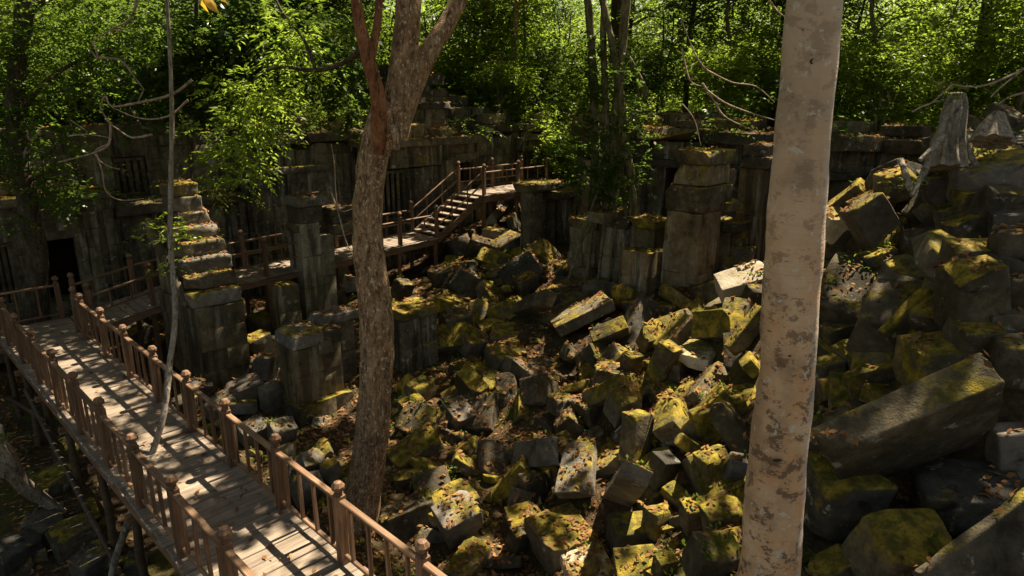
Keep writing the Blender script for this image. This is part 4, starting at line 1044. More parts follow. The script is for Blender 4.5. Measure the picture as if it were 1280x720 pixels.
# ------------------------------------------------------------------ trees and plants
def tpath(pts): return [at(*p) for p in pts]
def tree_part(name, root, path, radii, mat, seed, seg=12, sub=6, bump=.16, bsc=2.0, flute=0.0, nfl=5):
    V, Fc = tube(path, radii, seg=seg, sub=sub, seed=seed, bump=bump, bsc=bsc, flute=flute, nfl=nfl)
    inv = root.location
    return link(name, mesh(name, [v - inv for v in V], Fc, mat, True, 70), root)

# forked tree in the middle
b = G(452, 655); ft = empty('forked_tree', b, 0, 'tall brown flaky-barked tree forking in the middle of the ruins', 'tree')
Yt = b.y
m_ = at(490, 128, Yt)
tr = [b + Vector((-.02, 0, -.25)), b + Vector((.0, 0, .25)), at(463, 560, Yt), at(470, 475, Yt), at(471, 400, Yt), at(461, 310, Yt), at(460, 260, Yt), at(467, 195, Yt), m_]
tree_part('trunk', ft, tr, [.42, .34, .29, .275, .275, .24, .225, .23, .29], BK_MID, 3, 22, 8, .10, 2.6, .03)
tree_part('limb', ft, [m_ - Vector((.0, 0, .5)), at(506, 70, Yt), at(511, 0, Yt), at(512, -120, Yt + .3), at(500, -330, Yt + .8)], [.235, .20, .185, .16, .12], BK_MID, 5, 18, 8, .10, 2.6)
tree_part('limb', ft, [m_ - Vector((-.02, 0, .35)), at(535, 68, Yt + .1), at(565, 18, Yt + .3), at(600, -60, Yt + .6), at(660, -220, Yt + 1.4)], [.20, .145, .125, .10, .07], BK_MID, 6, 16, 8, .10, 2.6)
tree_part('limb', ft, [at(472, 190, Yt - .1), at(474, 130, Yt - .3), at(462, 80, Yt - .45), at(452, 40, Yt - .5), at(440, -30, Yt - .6), at(420, -160, Yt - .9)], [.14, .115, .10, .085, .07, .05], BK_RED, 7, 12, 6, .1)
tree_part('limb', ft, [at(462, 82, Yt - .45), at(470, 40, Yt - .3), at(474, 0, Yt - .2), at(478, -120, Yt)], [.06, .058, .055, .04], BK_RED, 8, 10, 6, .1)
tree_part('branch_stub', ft, [at(484, 150, Yt - .1), at(494, 168, Yt - .3), at(496, 188, Yt - .35)], [.07, .06, .045], BK_MID, 9, 10, 4, .2)

# pale trunk on the right, close to the camera
gy = 4.5; gx = 2.03; pb = Vector((gx, gy, gz(gx, gy)))
pt = empty('pale_tree', pb, 0, 'smooth pale tan trunk rising close in front of the rubble slope', 'tree')
tree_part('trunk', pt, [pb + Vector((.05, 0, -.4)), Vector((2.03, 4.5, -4.1)), Vector((1.997, 4.5, -3.6)), Vector((1.975, 4.5, -2.8)), Vector((1.955, 4.5, -2.05)), Vector((1.915, 4.5, -1.3)), Vector((1.886, 4.5, -.63)), Vector((1.851, 4.5, .54)), Vector((1.80, 4.55, 4)), Vector((1.7, 4.7, 8)), Vector((1.7, 5.0, 11))],
          [.33, .25, .226, .205, .192, .184, .178, .160, .15, .12, .06], BK_PALE, 12, 36, 10, .10, 1.9)
for z_, dx, w_, h_ in ((.18, -.035, .028, .022), (-1.72, -.01, .055, .016), (-3.05, .05, .05, .014), (-2.5, -.09, .035, .012), (-3.5, -.07, .05, .016)):
    x0_ = np.interp(z_, [-4.1, -3.6, -2.8, -2.05, -1.3, -.63, .54], [2.03, 1.997, 1.975, 1.955, 1.915, 1.886, 1.851]); r0_ = np.interp(z_, [-4.1, -3.6, -2.8, -2.05, -1.3, -.63, .54], [.25, .226, .205, .192, .184, .178, .160])
    V, Fc = lathe([(.02, -.6), (.7, -.55), (1.0, 0), (.75, .35), (.5, .18), (.02, .1)], 14)
    yy = 4.5 - math.sqrt(max(.01, r0_ ** 2 - (dx + .09) ** 2)) - .002
    Q = [Vector((x0_ - .0 + dx + v.x * w_, yy - v.z * .016, z_ + v.y * h_)) - pb for v in V]
    link('knot', mesh('knot', Q, Fc, BK_DARK, True, 70), pt)
for k in range(4):
    a = k * 1.6 + .4; c = Vector((1.75, 4.6, 7.5 + k * .7))
    tree_part('limb', pt, [c, c + Vector((math.cos(a) * 1.4, math.sin(a) * 1.4, 1.2)), c + Vector((math.cos(a) * 3.2, math.sin(a) * 3.2, 1.8))], [.10, .07, .03], BK_PALE, 20 + k, 8, 5)

# dark trunk at the left behind the end railing
db_ = at(42, 402, 17.1); db_.z = gz(db_.x, db_.y)
dt = empty('dark_leaning_tree', db_, 0, 'dark trunk leaning left behind the end railing, hung with small leaves', 'tree')
tree_part('trunk', dt, [db_, at(47, 400, 17.1), at(46, 330, 17.1), at(34, 250, 17.1), at(22, 180, 17.1), at(20, 100, 17.1), at(30, 30, 17.2), at(36, -40, 17.3), at(40, -260, 17.6)], [.40, .30, .27, .24, .22, .20, .20, .19, .12], BK_DARK, 31, 12, 6, .18)
for k, (pts, r) in enumerate((([(22, 150, 17.1), (50, 110, 17.0), (90, 80, 16.8), (140, 62, 16.6)], .07), ([(30, 230, 17.1), (60, 215, 16.8), (100, 225, 16.5)], .06), ([(24, 190, 17.1), (0, 170, 17.0), (-30, 140, 16.9)], .06), ([(30, 20, 17.2), (80, -10, 17), (160, -20, 16.8)], .08), ([(40, 300, 17.1), (54, 240, 17.0), (52, 190, 17.0)], .035))):
    tree_part('limb', dt, tpath(pts), [r * (1 - .2 * i) for i in range(len(pts))], BK_DARK, 40 + k, 8, 5)
def crown(root, name, spec, tw, n, leaf, mat, seed, **k):
    cs = [at(x, y, Y) - root.location for x, y, Y, r in spec]
    return link(name, clump_crown(name, cs, [s[3] for s in spec], tw, n, leaf, mat, seed, **k), root)
crown(dt, 'crown', [(60, 60, 17, .9), (100, 100, 16.8, .8), (15, 120, 17, .8), (50, 150, 16.8, .7), (100, 20, 17, 1.0), (10, 40, 17.2, 1.0), (5, 210, 16.8, .7), (40, 200, 17, .6), (150, 60, 16.7, .8), (140, 10, 17, .9), (20, 280, 16.6, .3), (75, 245, 16.5, .6), (100, 248, 16.4, .45), (60, 225, 16.5, .5), (-20, 60, 17, 1.0), (-20, 180, 17, .8), (200, 30, 16.8, .8), (85, 175, 16.8, .45)],
      120, 9, .14, LF_FOR, 51, asp=.5, ln=.5)

# broad-leaved saplings hanging in front of the stained wall
tree_part('limb', ft, [at(455, 60, Yt - .5), at(430, 78, Yt - .2), at(395, 88, Yt + .1), at(350, 84, Yt + .4), at(322, 96, Yt + .6), at(304, 130, Yt + .8), at(298, 170, Yt + .9)], [.05, .036, .032, .028, .022, .015, .008], BK_DARK, 55, 9, 6, .15)
tree_part('limb', ft, [at(395, 88, Yt + .1), at(380, 50, Yt + .3), at(350, 10, Yt + .5), at(330, -40, Yt + .6)], [.028, .024, .02, .014], BK_DARK, 56, 8, 5, .15)
crown(ft, 'drooping_leaves', [(292, 158, 11.4, .34), (278, 190, 11.3, .30), (312, 198, 11.3, .30), (296, 222, 11.2, .24), (270, 218, 11.3, .2), (322, 168, 11.4, .32), (262, 165, 11.4, .24), (336, 136, 11.4, .38), (290, 118, 11.4, .38), (318, 110, 11.4, .3), (350, 100, 11.3, .3), (368, 70, 11.2, .35), (345, 40, 11.2, .4), (390, 30, 11.1, .35)], 190, 13, .12, LF_LIME, 56, asp=.32, droop=.6, ln=.8)
gb = at(226, 372, 20.2); gb.z = gz(gb.x, gb.y)
gs = empty('glossy_sapling', gb, 0, 'dark glossy broad-leaved sapling over the left gallery window', 'sapling')
tree_part('trunk', gs, [gb, at(232, 300, 20.3), at(238, 200, 20.5), at(240, 100, 20.6), at(246, 0, 20.6), at(250, -100, 20.6)], [.08, .075, .07, .065, .05, .04], BK_DARK, 58, 8, 6)
crown(gs, 'crown', [(190, 60, 20.6, .95), (240, 50, 20.6, .95), (165, 95, 20.7, .7), (220, 90, 20.4, .8), (262, 100, 20.5, .9), (290, 70, 20.6, .85), (320, 100, 20.7, .8), (250, 130, 20.6, .6), (170, 145, 20.7, .45), (340, 50, 20.8, 1.05), (370, 80, 21, .95), (400, 40, 21, 1.05), (300, 20, 20.8, 1.05), (230, 10, 20.8, .95), (420, 90, 21.5, .9), (440, 130, 21.5, .6)], 52, 9, .30, LF_DARK, 59, asp=.5, droop=.45, ln=.8)

# leaning grey pole-sapling crossing the boardwalk
lp = at(140, 715, 9.3); lp.z = gz(lp.x, lp.y)
ls = empty('leaning_pole_tree', lp, 0, 'thin grey crooked sapling stem leaning across the boardwalk', 'sapling')
tree_part('trunk', ls, [lp, at(140, 715, 9.45), at(175, 610, 9.8), at(203, 525, 10.2), at(212, 455, 10.6), at(219, 390, 10.9), at(213, 300, 11.3), at(214, 215, 11.5), at(215, 150, 11.6), at(212, 60, 11.7), at(205, -60, 11.8)], [.06, .056, .054, .052, .05, .048, .044, .04, .036, .032, .022], BK_GREY, 61, 10, 8, .25, 4)

# pale dead branches hanging before the left gallery
def dead_branch(label, lines, Y, r, seed):
    ps = [[at(*(p if len(p) > 2 else (*p, Y))) for p in L] for L, _ in lines]
    o = empty('dead_branch', ps[0][0], 0, label, 'branch')
    for k, ((L, q), P) in enumerate(zip(lines, ps)):
        tree_part('twig' if k else 'stem', o, P, [q * r * (1 - .6 * i / (len(P) - 1)) for i in range(len(P))], BK_TWIG, seed + k, 7, 4, .2, 6)
    return o
dead_branch('tangle of pale bare branches hanging in front of the left gallery',
  [([(168, -30), (170, 5), (160, 26), (140, 36), (115, 52)], 1.0), ([(140, 36), (160, 40), (168, 37)], .5), ([(122, 72), (150, 75), (165, 92), (180, 112)], .8), ([(115, 52), (120, 62), (122, 74), (112, 60)], .8),
   ([(240, 100), (215, 118), (175, 128), (140, 133), (132, 120), (126, 135), (138, 155)], 1.0), ([(235, 125), (215, 143), (190, 149), (165, 145), (140, 134)], .8), ([(190, 168), (165, 172), (148, 162), (138, 155)], .8),
   ([(138, 155), (136, 180), (120, 190), (100, 196), (72, 203)], .9), ([(136, 180), (118, 190), (130, 205), (150, 212)], .6), ([(120, 192), (128, 215), (132, 238), (150, 250), (180, 248)], .6), ([(85, 170), (110, 168), (136, 172)], .6), ([(88, 150), (110, 165)], .4), ([(180, 112), (172, 128)], .5), ([(155, 68), (157, 80)], .4)], 14.2, .03, 70)
dead_branch('bare grey vine curving over the wall coping left of the pale trunk',
  [([(880, 110), (905, 128), (935, 140), (968, 150)], 1.0), ([(884, 88), (915, 103), (945, 108), (968, 128)], .8), ([(878, 104), (892, 125), (905, 145), (930, 158), (946, 165)], .9), ([(852, 60), (862, 100), (878, 108)], 1.0), ([(853, 130), (868, 150), (876, 182)], .6), ([(884, 88), (870, 70), (850, 20)], .9), ([(955, -10), (970, 12), (985, 24)], .9)], 15.0, .024, 90)
dead_branch('long pale twigs reaching in from the right edge over the pale stump',
  [([(1300, 75), (1262, 95), (1225, 108), (1190, 106)], 1.0), ([(1300, 112), (1265, 120), (1248, 130)], .9), ([(1300, 70), (1250, 110), (1238, 122)], .7), ([(1190, 106), (1165, 128), (1150, 134)], .6), ([(1140, 140), (1155, 132), (1180, 124)], .6)], 8.5, .018, 100)
dead_branch('thin forked dead vine dangling left of the forked tree',
  [([(452, 255), (424, 262), (418, 205), (414, 180)], .7), ([(414, 240), (424, 270), (432, 300), (442, 322)], 1.0), ([(424, 262), (416, 250)], .6)], 12.0, .017, 110)

# strangler trees beside the gateway: several fused stems, hanging roots and leaves
gb2 = at(765, 345, 19.3)
sg = empty('strangler_tree', gb2, 0, 'multi-stemmed strangler tree with hanging roots and leaves on a stone stub', 'tree')
for k, (pts, r) in enumerate((
   ([(752, 350, 19.3), (748, 290, 19.3), (745, 210, 19.4), (742, 120, 19.5), (738, 40, 19.6), (730, -60, 19.7)], .15),
   ([(768, 345, 19.0), (766, 280, 19.1), (768, 200, 19.2), (772, 120, 19.3), (778, 60, 19.3), (786, -40, 19.4)], .17),
   ([(790, 270, 18.8), (788, 220, 18.9), (780, 160, 19.0), (774, 100, 19.2), (762, 40, 19.3), (745, -30, 19.4)], .13),
   ([(758, 340, 19.1), (757, 270, 19.2), (760, 190, 19.3), (756, 110, 19.4), (754, 30, 19.5), (756, -60, 19.5)], .12),
   ([(808, 120, 20), (800, 100, 19.9), (788, 78, 19.6), (776, 60, 19.4)], .10))):
    tree_part('stem', sg, tpath(pts), [r * (1 - .07 * i) for i in range(len(pts))], BK_VINE, 120 + k, 10, 6, .3, 3)
for k, (pts, r) in enumerate((([(790, 222, 18.7), (794, 250, 18.6), (800, 280, 18.5), (804, 292, 18.4)], .05), ([(781, 220, 18.7), (782, 260, 18.6), (783, 300, 18.5), (781, 340, 18.4)], .04), ([(744, 240, 19.1), (738, 300, 18.8), (734, 350, 18.7)], .05), ([(750, 230, 19), (726, 300, 18.6), (712, 345, 18.3), (700, 352, 18)], .04), ([(760, 250, 19), (752, 310, 18.6), (748, 352, 18.4)], .05), ([(770, 240, 19), (765, 300, 18.6), (762, 350, 18.4)], .04), ([(745, 270, 19), (715, 320, 18.5), (690, 344, 18.2)], .03))):
    tree_part('hanging_root', sg, tpath(pts), [r, r, r * .9, r * .8][:len(pts)], BK_VINE, 140 + k, 7, 5, .25, 4)
crown(sg, 'crown', [(748, 200, 19, .55), (735, 225, 18.9, .45), (765, 215, 18.8, .5), (790, 205, 18.6, .45), (755, 245, 18.7, .4), (735, 175, 19, .4), (772, 180, 18.8, .4), (800, 230, 18.5, .35), (720, 150, 19.2, .4), (722, 215, 19, .35), (742, 130, 19.2, .4), (770, 250, 18.6, .35), (700, 110, 19.5, .5), (790, 150, 18.9, .4), (812, 180, 18.8, .3), (748, 60, 19.5, .5), (715, 60, 19.6, .6), (760, 100, 19.2, .5), (775, 130, 19, .45), (728, 100, 19.4, .5), (745, 90, 19.2, .4), (705, 80, 19.6, .5), (785, 90, 19.3, .5), (760, 160, 18.9, .4), (725, 190, 19, .4), (705, 190, 19.2, .35)],
      120, 9, .14, LF_FOR, 150, asp=.5, ln=.5)

# pale stump with fluted roots on top of the right slope
kb = at(1190, 200, 10.6)
ks = empty('fluted_stump', kb, 0, 'pale fluted root stump standing on the top right stones', 'stump')
V, Fc = tube(tpath([(1182, 212, 10.4), (1185, 185, 10.5), (1190, 155, 10.6), (1195, 128, 10.7), (1197, 116, 10.7)]), [.29, .21, .17, .14, .08], seg=40, sub=6, seed=3, bump=.12, bsc=3.0, flute=.16, nfl=9)
link('trunk', mesh('trunk', [v - kb for v in V], Fc, BK_GREY, True, 70), ks)
for k, (pts, r) in enumerate((([(1172, 180, 10.3), (1160, 205, 10.0), (1148, 228, 9.8), (1140, 245, 9.7)], .055), ([(1178, 170, 10.3), (1165, 186, 10), (1150, 200, 9.9)], .05), ([(1208, 170, 10.4), (1216, 200, 10.2), (1230, 214, 10)], .05), ([(1140, 240, 9.8), (1132, 218, 10.2), (1126, 200, 10.6)], .05))):
    tree_part('root', ks, tpath(pts), [r, r * .9, r * .75, r * .6][:len(pts)], BK_GREY, 160 + k, 9, 5, .3, 4)
kb = at(1244, 168, 10.2); k2 = empty('small_stump', kb, 0, 'small grey frayed stump on the upper right slope', 'stump')
V, Fc = tube(tpath([(1240, 178, 10.1), (1243, 158, 10.2), (1248, 142, 10.3)]), [.26, .17, .07], seg=28, sub=5, seed=8, bump=.15, bsc=4, flute=.14, nfl=8)
link('trunk', mesh('trunk', [v - kb for v in V], Fc, BK_GREY, True, 70), k2)
# root at the lower left
rb = at(20, 620, 10.5)
rt = empty('gnarled_root', rb, 0, 'gnarled grey root sloping into the gully at the far lower left', 'root')
tree_part('trunk', rt, tpath([(-12, 540, 10.2), (6, 572, 10.4), (24, 600, 10.6), (52, 622, 10.9), (80, 640, 11.1)]), [.17, .16, .14, .11, .06], BK_GREY, 170, 14, 6, .3, 4, .12, 4)

# small plants
def plant(name, label, px, py, Y, n, ln, leaf, mat, seed, spread=.25, asp=.4, nl=9, up=.6, cat='plant', group=None):
    c = at(px, py, Y) if Y else G(px, py, .05)
    o = empty(name, c, 0, label, cat, group); rng = np.random.default_rng(seed)
    C = rng.normal(0, spread * .35, (n, 3)); C[:, 2] = np.abs(C[:, 2]); D = rng.normal(0, 1, (n, 3)); D[:, 2] = np.abs(D[:, 2]) * .5 + up
    q = twig_leaves(C, D, nl, ln, leaf, asp, .35, rng)
    link('leaves', quads_mesh('leaves', q, np.clip(rng.normal(.5, .25, len(q)), 0, 1), mat), o)
    stems = []
    for i in range(1 if name == 'creeper' else min(n, 8)):
        a = Vector(C[i]); d = Vector(D[i]).normalized() * ln * .9
        stems.append(tube([a, a + d * .5, a + d - Vector((0, 0, .3 * ln))], [.008, .006, .003], seg=5, cap=False))
    V, Fc = merge(stems); link('stems', mesh('stems', V, Fc, BK_VINE), o); return o
plant('shrub', 'light green shrub growing out of the stepped pier', 208, 300, 16.1, 34, .5, .12, LF_LIME, 201, .75, .45, 9, .1, 'shrub')
plant('shrub', 'pale green sprout low on the left side of the stepped pier', 214, 338, 15.9, 14, .4, .11, LF_LIME, 202, .45, .45, 8, .0, 'shrub')
plant('fern', 'small pale fern at the left picture edge above the gnarled root', 5, 556, 10.0, 9, .34, .07, LF_LIME, 203, .1, .35, 12, .4, 'fern')
plant('fern', 'dark fern on the side of the sharp-ridged block', 1158, 398, 9.0, 10, .26, .06, LF_WEED, 204, .12, .35, 12, .3, 'fern')
plant('fern', 'bright fern among stones below the pale stump', 1138, 238, 10.2, 12, .34, .08, LF_LIME, 205, .2, .35, 12, .4, 'fern')
plant('weed', 'spiky green weed on the leaf floor above the flat grey boulder', 556, 596, None, 12, .36, .09, LF_WEED, 206, .2, .3, 9, .6)
plant('weed', 'leafy weed on the mossy hump right of the forked tree', 532, 552, None, 16, .34, .09, LF_WEED, 207, .3, .4, 9, .5)
plant('weed', 'low leafy plant on the broad weedy stone in the centre', 622, 492, None, 16, .34, .08, LF_WEED, 208, .35, .4, 9, .4)
plant('weed', 'yellow-green plant beside the lit beam below the staircase', 640, 322, None, 18, .5, .12, LF_WEED, 209, .4, .4, 9, .4)
plant('weed', 'green seedling on the leaf floor near the bottom middle', 668, 676, None, 8, .26, .09, LF_WEED, 210, .15, .4, 7, .5)
plant('weed', 'small plants at the base of the left pier by the railing', 300, 452, None, 10, .28, .08, LF_WEED, 211, .25, .4, 8, .5)
plant('sprig', 'bright lime leaves hanging beside the pale stump', 1176, 118, 9.4, 9, .4, .10, LF_LIME, 212, .3, .5, 7, -.2)
ys = at(256, 6, 4.4); yo = empty('yellow_leaf_sprig', ys, 0, 'yellow autumn leaves dangling at the top edge of the picture', 'leaves')
link('stem', mesh('stem', *tube([Vector((-.02, 0, .5)), Vector((-.03, .02, .2)), Vector((0, 0, .02))], [.006, .005, .003], seg=6), BK_TWIG), yo)
def lobed(L, Wd, rot):
    V = [Vector((0, 0, 0)), Vector((.3 * L, Wd, .01)), Vector((.62 * L, Wd * .75, -.01)), Vector((L, 0, -.03)), Vector((.62 * L, -Wd * .75, -.01)), Vector((.3 * L, -Wd, .01)), Vector((.45 * L, 0, .018))]
    return [rot.to_matrix() @ v for v in V], [(0, 1, 6), (1, 2, 6), (2, 3, 6), (3, 4, 6), (4, 5, 6), (5, 0, 6)]
for k, (L, Wd, r) in enumerate(((.105, .03, Euler((.9, .65, -.15))), (.095, .026, Euler((1.4, .95, -1.4))), (.09, .026, Euler((.6, .25, .3))))):
    V, Fc = lobed(L, Wd, r); link('leaf', mesh('leaf', V, Fc, LF_YEL, True, None, [.5] * 7), yo, (.0 if k < 2 else .06, 0, .03 if k < 2 else .05))

# ------------------------------------------------------------------ the forest beyond the walls
def proto_tree(seed, H, r, nlimb, crown_r, tw, leaf, mat, bark, zlo, zhi, asp=.42, stems=1):
    rd = random.Random(seed); trunks, limbs, cs, rs = [], [], [], []
    for s in range(stems):
        lean = Vector((rd.gauss(0, .05), rd.gauss(0, .05), 1)); off = Vector((rd.gauss(0, .25), rd.gauss(0, .25), 0)) if stems > 1 else Vector()
        pts = [off + lean * (H * k / 6) + Vector((rd.gauss(0, .12), rd.gauss(0, .12), 0)) * (k > 0) for k in range(7)]
        pts[0].z = -.3; trunks.append(tube(pts, [r * (1.25 if k == 0 else 1 - .11 * k) for k in range(7)], seg=9, sub=4, seed=seed + s, bump=.2))
        for k in range(nlimb // stems):
            f = rd.uniform(zlo / H, min(.98, zhi / H)); p = pts[0].lerp(pts[-1], f); p = off + lean * (H * f)
            a = rd.uniform(0, 6.28); L = crown_r * rd.uniform(.4, 1.0)
            e = p + Vector((math.cos(a) * L, math.sin(a) * L, rd.uniform(-.1, .5) * L)); m = p.lerp(e, .5) + Vector((0, 0, .15 * L))
            limbs.append(tube([p, m, e], [r * .38, r * .24, r * .08], seg=6, sub=3, seed=k, bump=.2, cap=False))
            cs += [e, m.lerp(e, rd.uniform(.1, .6)) + Vector((rd.gauss(0, .3), rd.gauss(0, .3), rd.gauss(0, .3)))]; rs += [rd.uniform(.6, 1.15), rd.uniform(.45, .85)]
    return [mesh('trunk', *merge(trunks + limbs), bark, True, 70), clump_crown('crown', cs, rs, tw, 9, leaf, mat, seed, asp=asp, ln=.9)]
PROTO = {
 'bushy': [proto_tree(301, 8.0, .10, 26, 2.4, 34, .22, LF_FOR, BK_DARK, .2, 7.6, stems=2), proto_tree(302, 7.5, .09, 24, 2.2, 34, .21, LF_LIME, BK_DARK, .3, 7.2, stems=2)],
 'slim': [proto_tree(303, 10, .13, 22, 2.0, 34, .21, LF_LIME, BK_VINE, 2.6, 9.0), proto_tree(304, 10, .16, 20, 2.3, 34, .23, LF_FOR, BK_DARK, 3.0, 9.2)],
 'tall': [proto_tree(305, 14, .30, 16, 2.6, 34, .23, LF_FOR, BK_DARK, 4.5, 12), proto_tree(306, 14, .24, 16, 2.4, 34, .23, LF_LIME, BK_MID, 4.0, 12)],
 'thicket': [proto_tree(307, 4.2, .05, 24, 1.9, 36, .20, LF_LIME, BK_TWIG, .3, 3.6, stems=4), proto_tree(308, 4.6, .05, 24, 2.0, 36, .21, LF_FOR, BK_TWIG, .4, 4.0, stems=4)]}
CNT = {}
def spawn(kind, x, y, sc, label, group, v=None, z=None):
    rd = random.Random(int(x * 91 + y * 37)); ms = PROTO[kind][rd.randrange(2) if v is None else v]
    nm = {'bushy': 'bushy_tree', 'slim': 'slim_tree', 'tall': 'forest_tree', 'thicket': 'shrub_thicket'}[kind]
    o = empty(nm, (x, y, gz(x, y) if z is None else z), rd.uniform(0, 6.28), label, 'shrub' if kind == 'thicket' else 'tree', group); o.scale = (sc, sc, sc * rd.uniform(.9, 1.12))
    for m_, n_ in zip(ms, ('trunk', 'crown')): link(n_, m_, o)
    return o
for k, (s_, t_, z_, lab) in enumerate(((22.35, 4.8, -2.75, 'creeper hanging from the left gallery cornice over the dark doorway'), (22.4, 1.2, -2.75, 'creeper spilling over the cornice at the far left edge'), (22.2, 8.9, -3.3, 'creeper trailing from the gallery ledge left of the split pier'), (22.3, 12.4, -1.4, 'creeper hanging from the coping of the plain middle wall'), (22.3, 14.1, -1.4, 'leafy tuft on the right end of the middle wall coping'), (20.95, 18.6, -1.7, 'creeper on the centre gallery cornice above the stair head'), (21.1, 22.2, -1.35, 'creeper draped over the roof slab behind the landing'),
        (10.4, 19.5, -1.2, 'creeper hanging over the right wall coping behind the great pier'), (13.9, 19.5, -1.2, 'creeper hanging over the right wall near the strangler tree'), (7.2, 19.5, -1.2, 'creeper hanging over the right wall beside the pale trunk'))):
    p_ = st(s_, t_, z_); c_ = proj(p_)
    plant('creeper', lab, c_[0], c_[1], p_.y, 40, .95, .13, LF_FOR if k % 2 else LF_LIME, 500 + k, 1.6, .5, 10, -.25, 'creeper', 'creepers hanging from the wall tops')
_ft = []
_rw = random.Random(77)
def row(Y0, Y1, n, kinds, a=-.84, b=.84):
    for k in range(n):
        f = a + (b - a) * (k + _rw.uniform(.15, .85)) / n; y = _rw.uniform(Y0, Y1); x = f * y
        s, t = (y - x) * R2, (x + y) * R2
        if s < 26.8 and t < 24.2: 
            need = max(0, min(26.8 - s, 24.2 - t)) / R2 + .2; y += need; x = f * y
        _ft.append((x, y, _rw.choice(kinds)))
row(27, 31, 15, ['thicket', 'bushy', 'thicket', 'slim']); row(33, 37, 15, ['bushy', 'slim', 'bushy', 'thicket']); row(40, 45, 16, ['bushy', 'bushy', 'slim', 'tall']); row(48, 56, 15, ['bushy', 'tall', 'bushy'])
for x, y, k in ((-6, 34.5, 'bushy'), (-4.4, 38, 'bushy'), (-8.5, 40, 'slim'), (4, 36.5, 'bushy'), (-2.6, 41, 'bushy'), (7, 33, 'bushy'), (-.25, 33, 'tall'), (-1.6, 37, 'tall'), (8.8, 29, 'slim'), (11.2, 30, 'tall'), (13.5, 25.5, 'thicket'), (15.5, 24, 'bushy'), (12.2, 23.5, 'slim'), (17, 21.5, 'thicket'), (14.6, 20.8, 'slim'), (-17.5, 24, 'bushy'), (-20.5, 22.5, 'slim'), (-15.5, 26, 'thicket'), (-22, 26, 'bushy')): _ft.append((x, y, k))
_des = {'bushy': 'bushy multi-stemmed tree', 'slim': 'slim-trunked leafy tree', 'tall': 'tall thick-trunked tree', 'thicket': 'tangled leafy thicket'}
_zone = [(150, 'above the far left of the left gallery'), (330, 'above the left gallery window'), (470, 'over the plain stained middle wall'), (610, 'around the stepped tower behind the landing'), (740, 'above the centre gallery roof'), (850, 'behind the strangler tree'), (985, 'just left of the pale trunk'), (1130, 'just right of the pale trunk'), (2000, 'above the right slope near the pale stump')]
_rank = {}
for x, y, k in sorted(_ft, key=lambda q: q[1]):
    px = proj(Vector((x, y, .5)))[0]; z = next(n for c, n in _zone if px < c); q = (k, z); _rank[q] = _rank.get(q, 0) + 1
    dist = ('nearest', 'next nearest', 'third nearest', 'fourth nearest', 'fifth nearest', 'sixth nearest', 'seventh nearest', 'eighth nearest', 'ninth nearest')[_rank[q] - 1]
    spawn(k, x, y, random.Random(int(x * 7 + y)).uniform(.85, 1.2), f'{dist} {_des[k]} {z}', 'forest trees beyond the walls')
for k, (s_, t_, z_, sc, lab) in enumerate(((7.0, 22.3, -1.15, .62, 'leafy creeper shrub on the right wall coping beyond the pale trunk'), (9.2, 22.4, -1.15, .5, 'tangled bush rooted on the right wall coping behind the pale trunk'), (12.6, 22.4, -.75, .55, 'bush growing on the right wall above the great pier'), (15.3, 22.2, -.75, .5, 'bushy plant at the near end of the right wall by the strangler tree'),
        (22.4, 21.6, -1.3, .65, 'small leafy shrub on the centre gallery roof above its windows'), (22.6, 24.4, -1.3, .65, 'shrub spilling over the right end of the centre gallery roof'), (23.6, 13.3, -1.1, .5, 'shrub on top of the plain middle wall'), (24.0, 8.6, -1.0, .6, 'bushy plant crowning the left gallery behind the stepped pier'), (25.0, 2.2, -1.2, .7, 'leafy shrub on the left gallery roof beside the dark leaning trunk'))):
    p_ = st(s_, t_, z_); spawn('thicket', p_.x, p_.y, sc, lab, 'shrubs growing on the ruined walls', v=k % 2, z=z_)
def far_forest():
    rng = np.random.default_rng(99); cs, rs = [], []
    for k in range(760):
        y = rng.uniform(58, 82); x = rng.uniform(-1.0, 1.0) * y
        cs.append((x, y, -2.5 + 16 * rng.uniform(0, 1) ** 1.4)); rs.append(rng.uniform(1.3, 2.6))
    for k in range(420):
        y = rng.uniform(95, 130); x = rng.uniform(-1.0, 1.0) * y; cs.append((x, y, rng.uniform(-2, 24))); rs.append(rng.uniform(3, 5))
    o = link('far_forest', clump_crown('far_forest', cs, rs, 7, 8, .42, LF_LIME, 99, ln=1.0)); tag(o, 'bright mass of far forest foliage closing the view', 'forest', kind='stuff')
far_forest()

# ------------------------------------------------------------------ unseen high crowns, shaped to shade the court, gaps cut for sun flecks
PATCH = [(G(px, py), r) for px, py, r in (
 (925, 352, .8), (945, 315, .4), (876, 436, .65), (940, 395, .5), (835, 525, .55), (760, 600, .35), (845, 420, .4), (790, 455, .4), (1062, 258, .6), (1050, 285, .5), (1130, 268, .5),
 (1090, 300, .3), (735, 470, .3), (640, 268, .8), (610, 325, .6), (640, 312, .5), (660, 345, .35), (620, 505, .5), (590, 445, .25), (740, 690, .8), (650, 690, .6), (600, 690, .5), (570, 665, .3), (560, 560, .25),
 (820, 610, .35), (890, 475, .35), (505, 355, .4), (700, 550, .25), (700, 410, .3), (755, 385, .25), (340, 440, .35), (390, 585, .6), (300, 440, .4), (540, 690, .6), (930, 330, .5), (690, 520, .2), (760, 470, .3), (580, 350, .4), (530, 335, .3), (1195, 160, .4), (1150, 200, .4), (1075, 215, .5))]
PATCH += [(st(s, 3.0, -5.6), r) for s, r in ((4.6, 1.2), (6.2, 1.1), (7.4, .7), (8.6, .45), (9.8, .4), (11.6, .5), (13.2, .4), (14.6, .35), (16.6, .45))]
PATCH += [(st(19.5, t, z), r) for t, z, r in ((18, -3.6, 1.0), (19.6, -3.6, 1.0), (16.4, -4.3, 1.0), (13.6, -5, .7), (9.5, -5.3, .6), (20.6, -3.4, .6))]
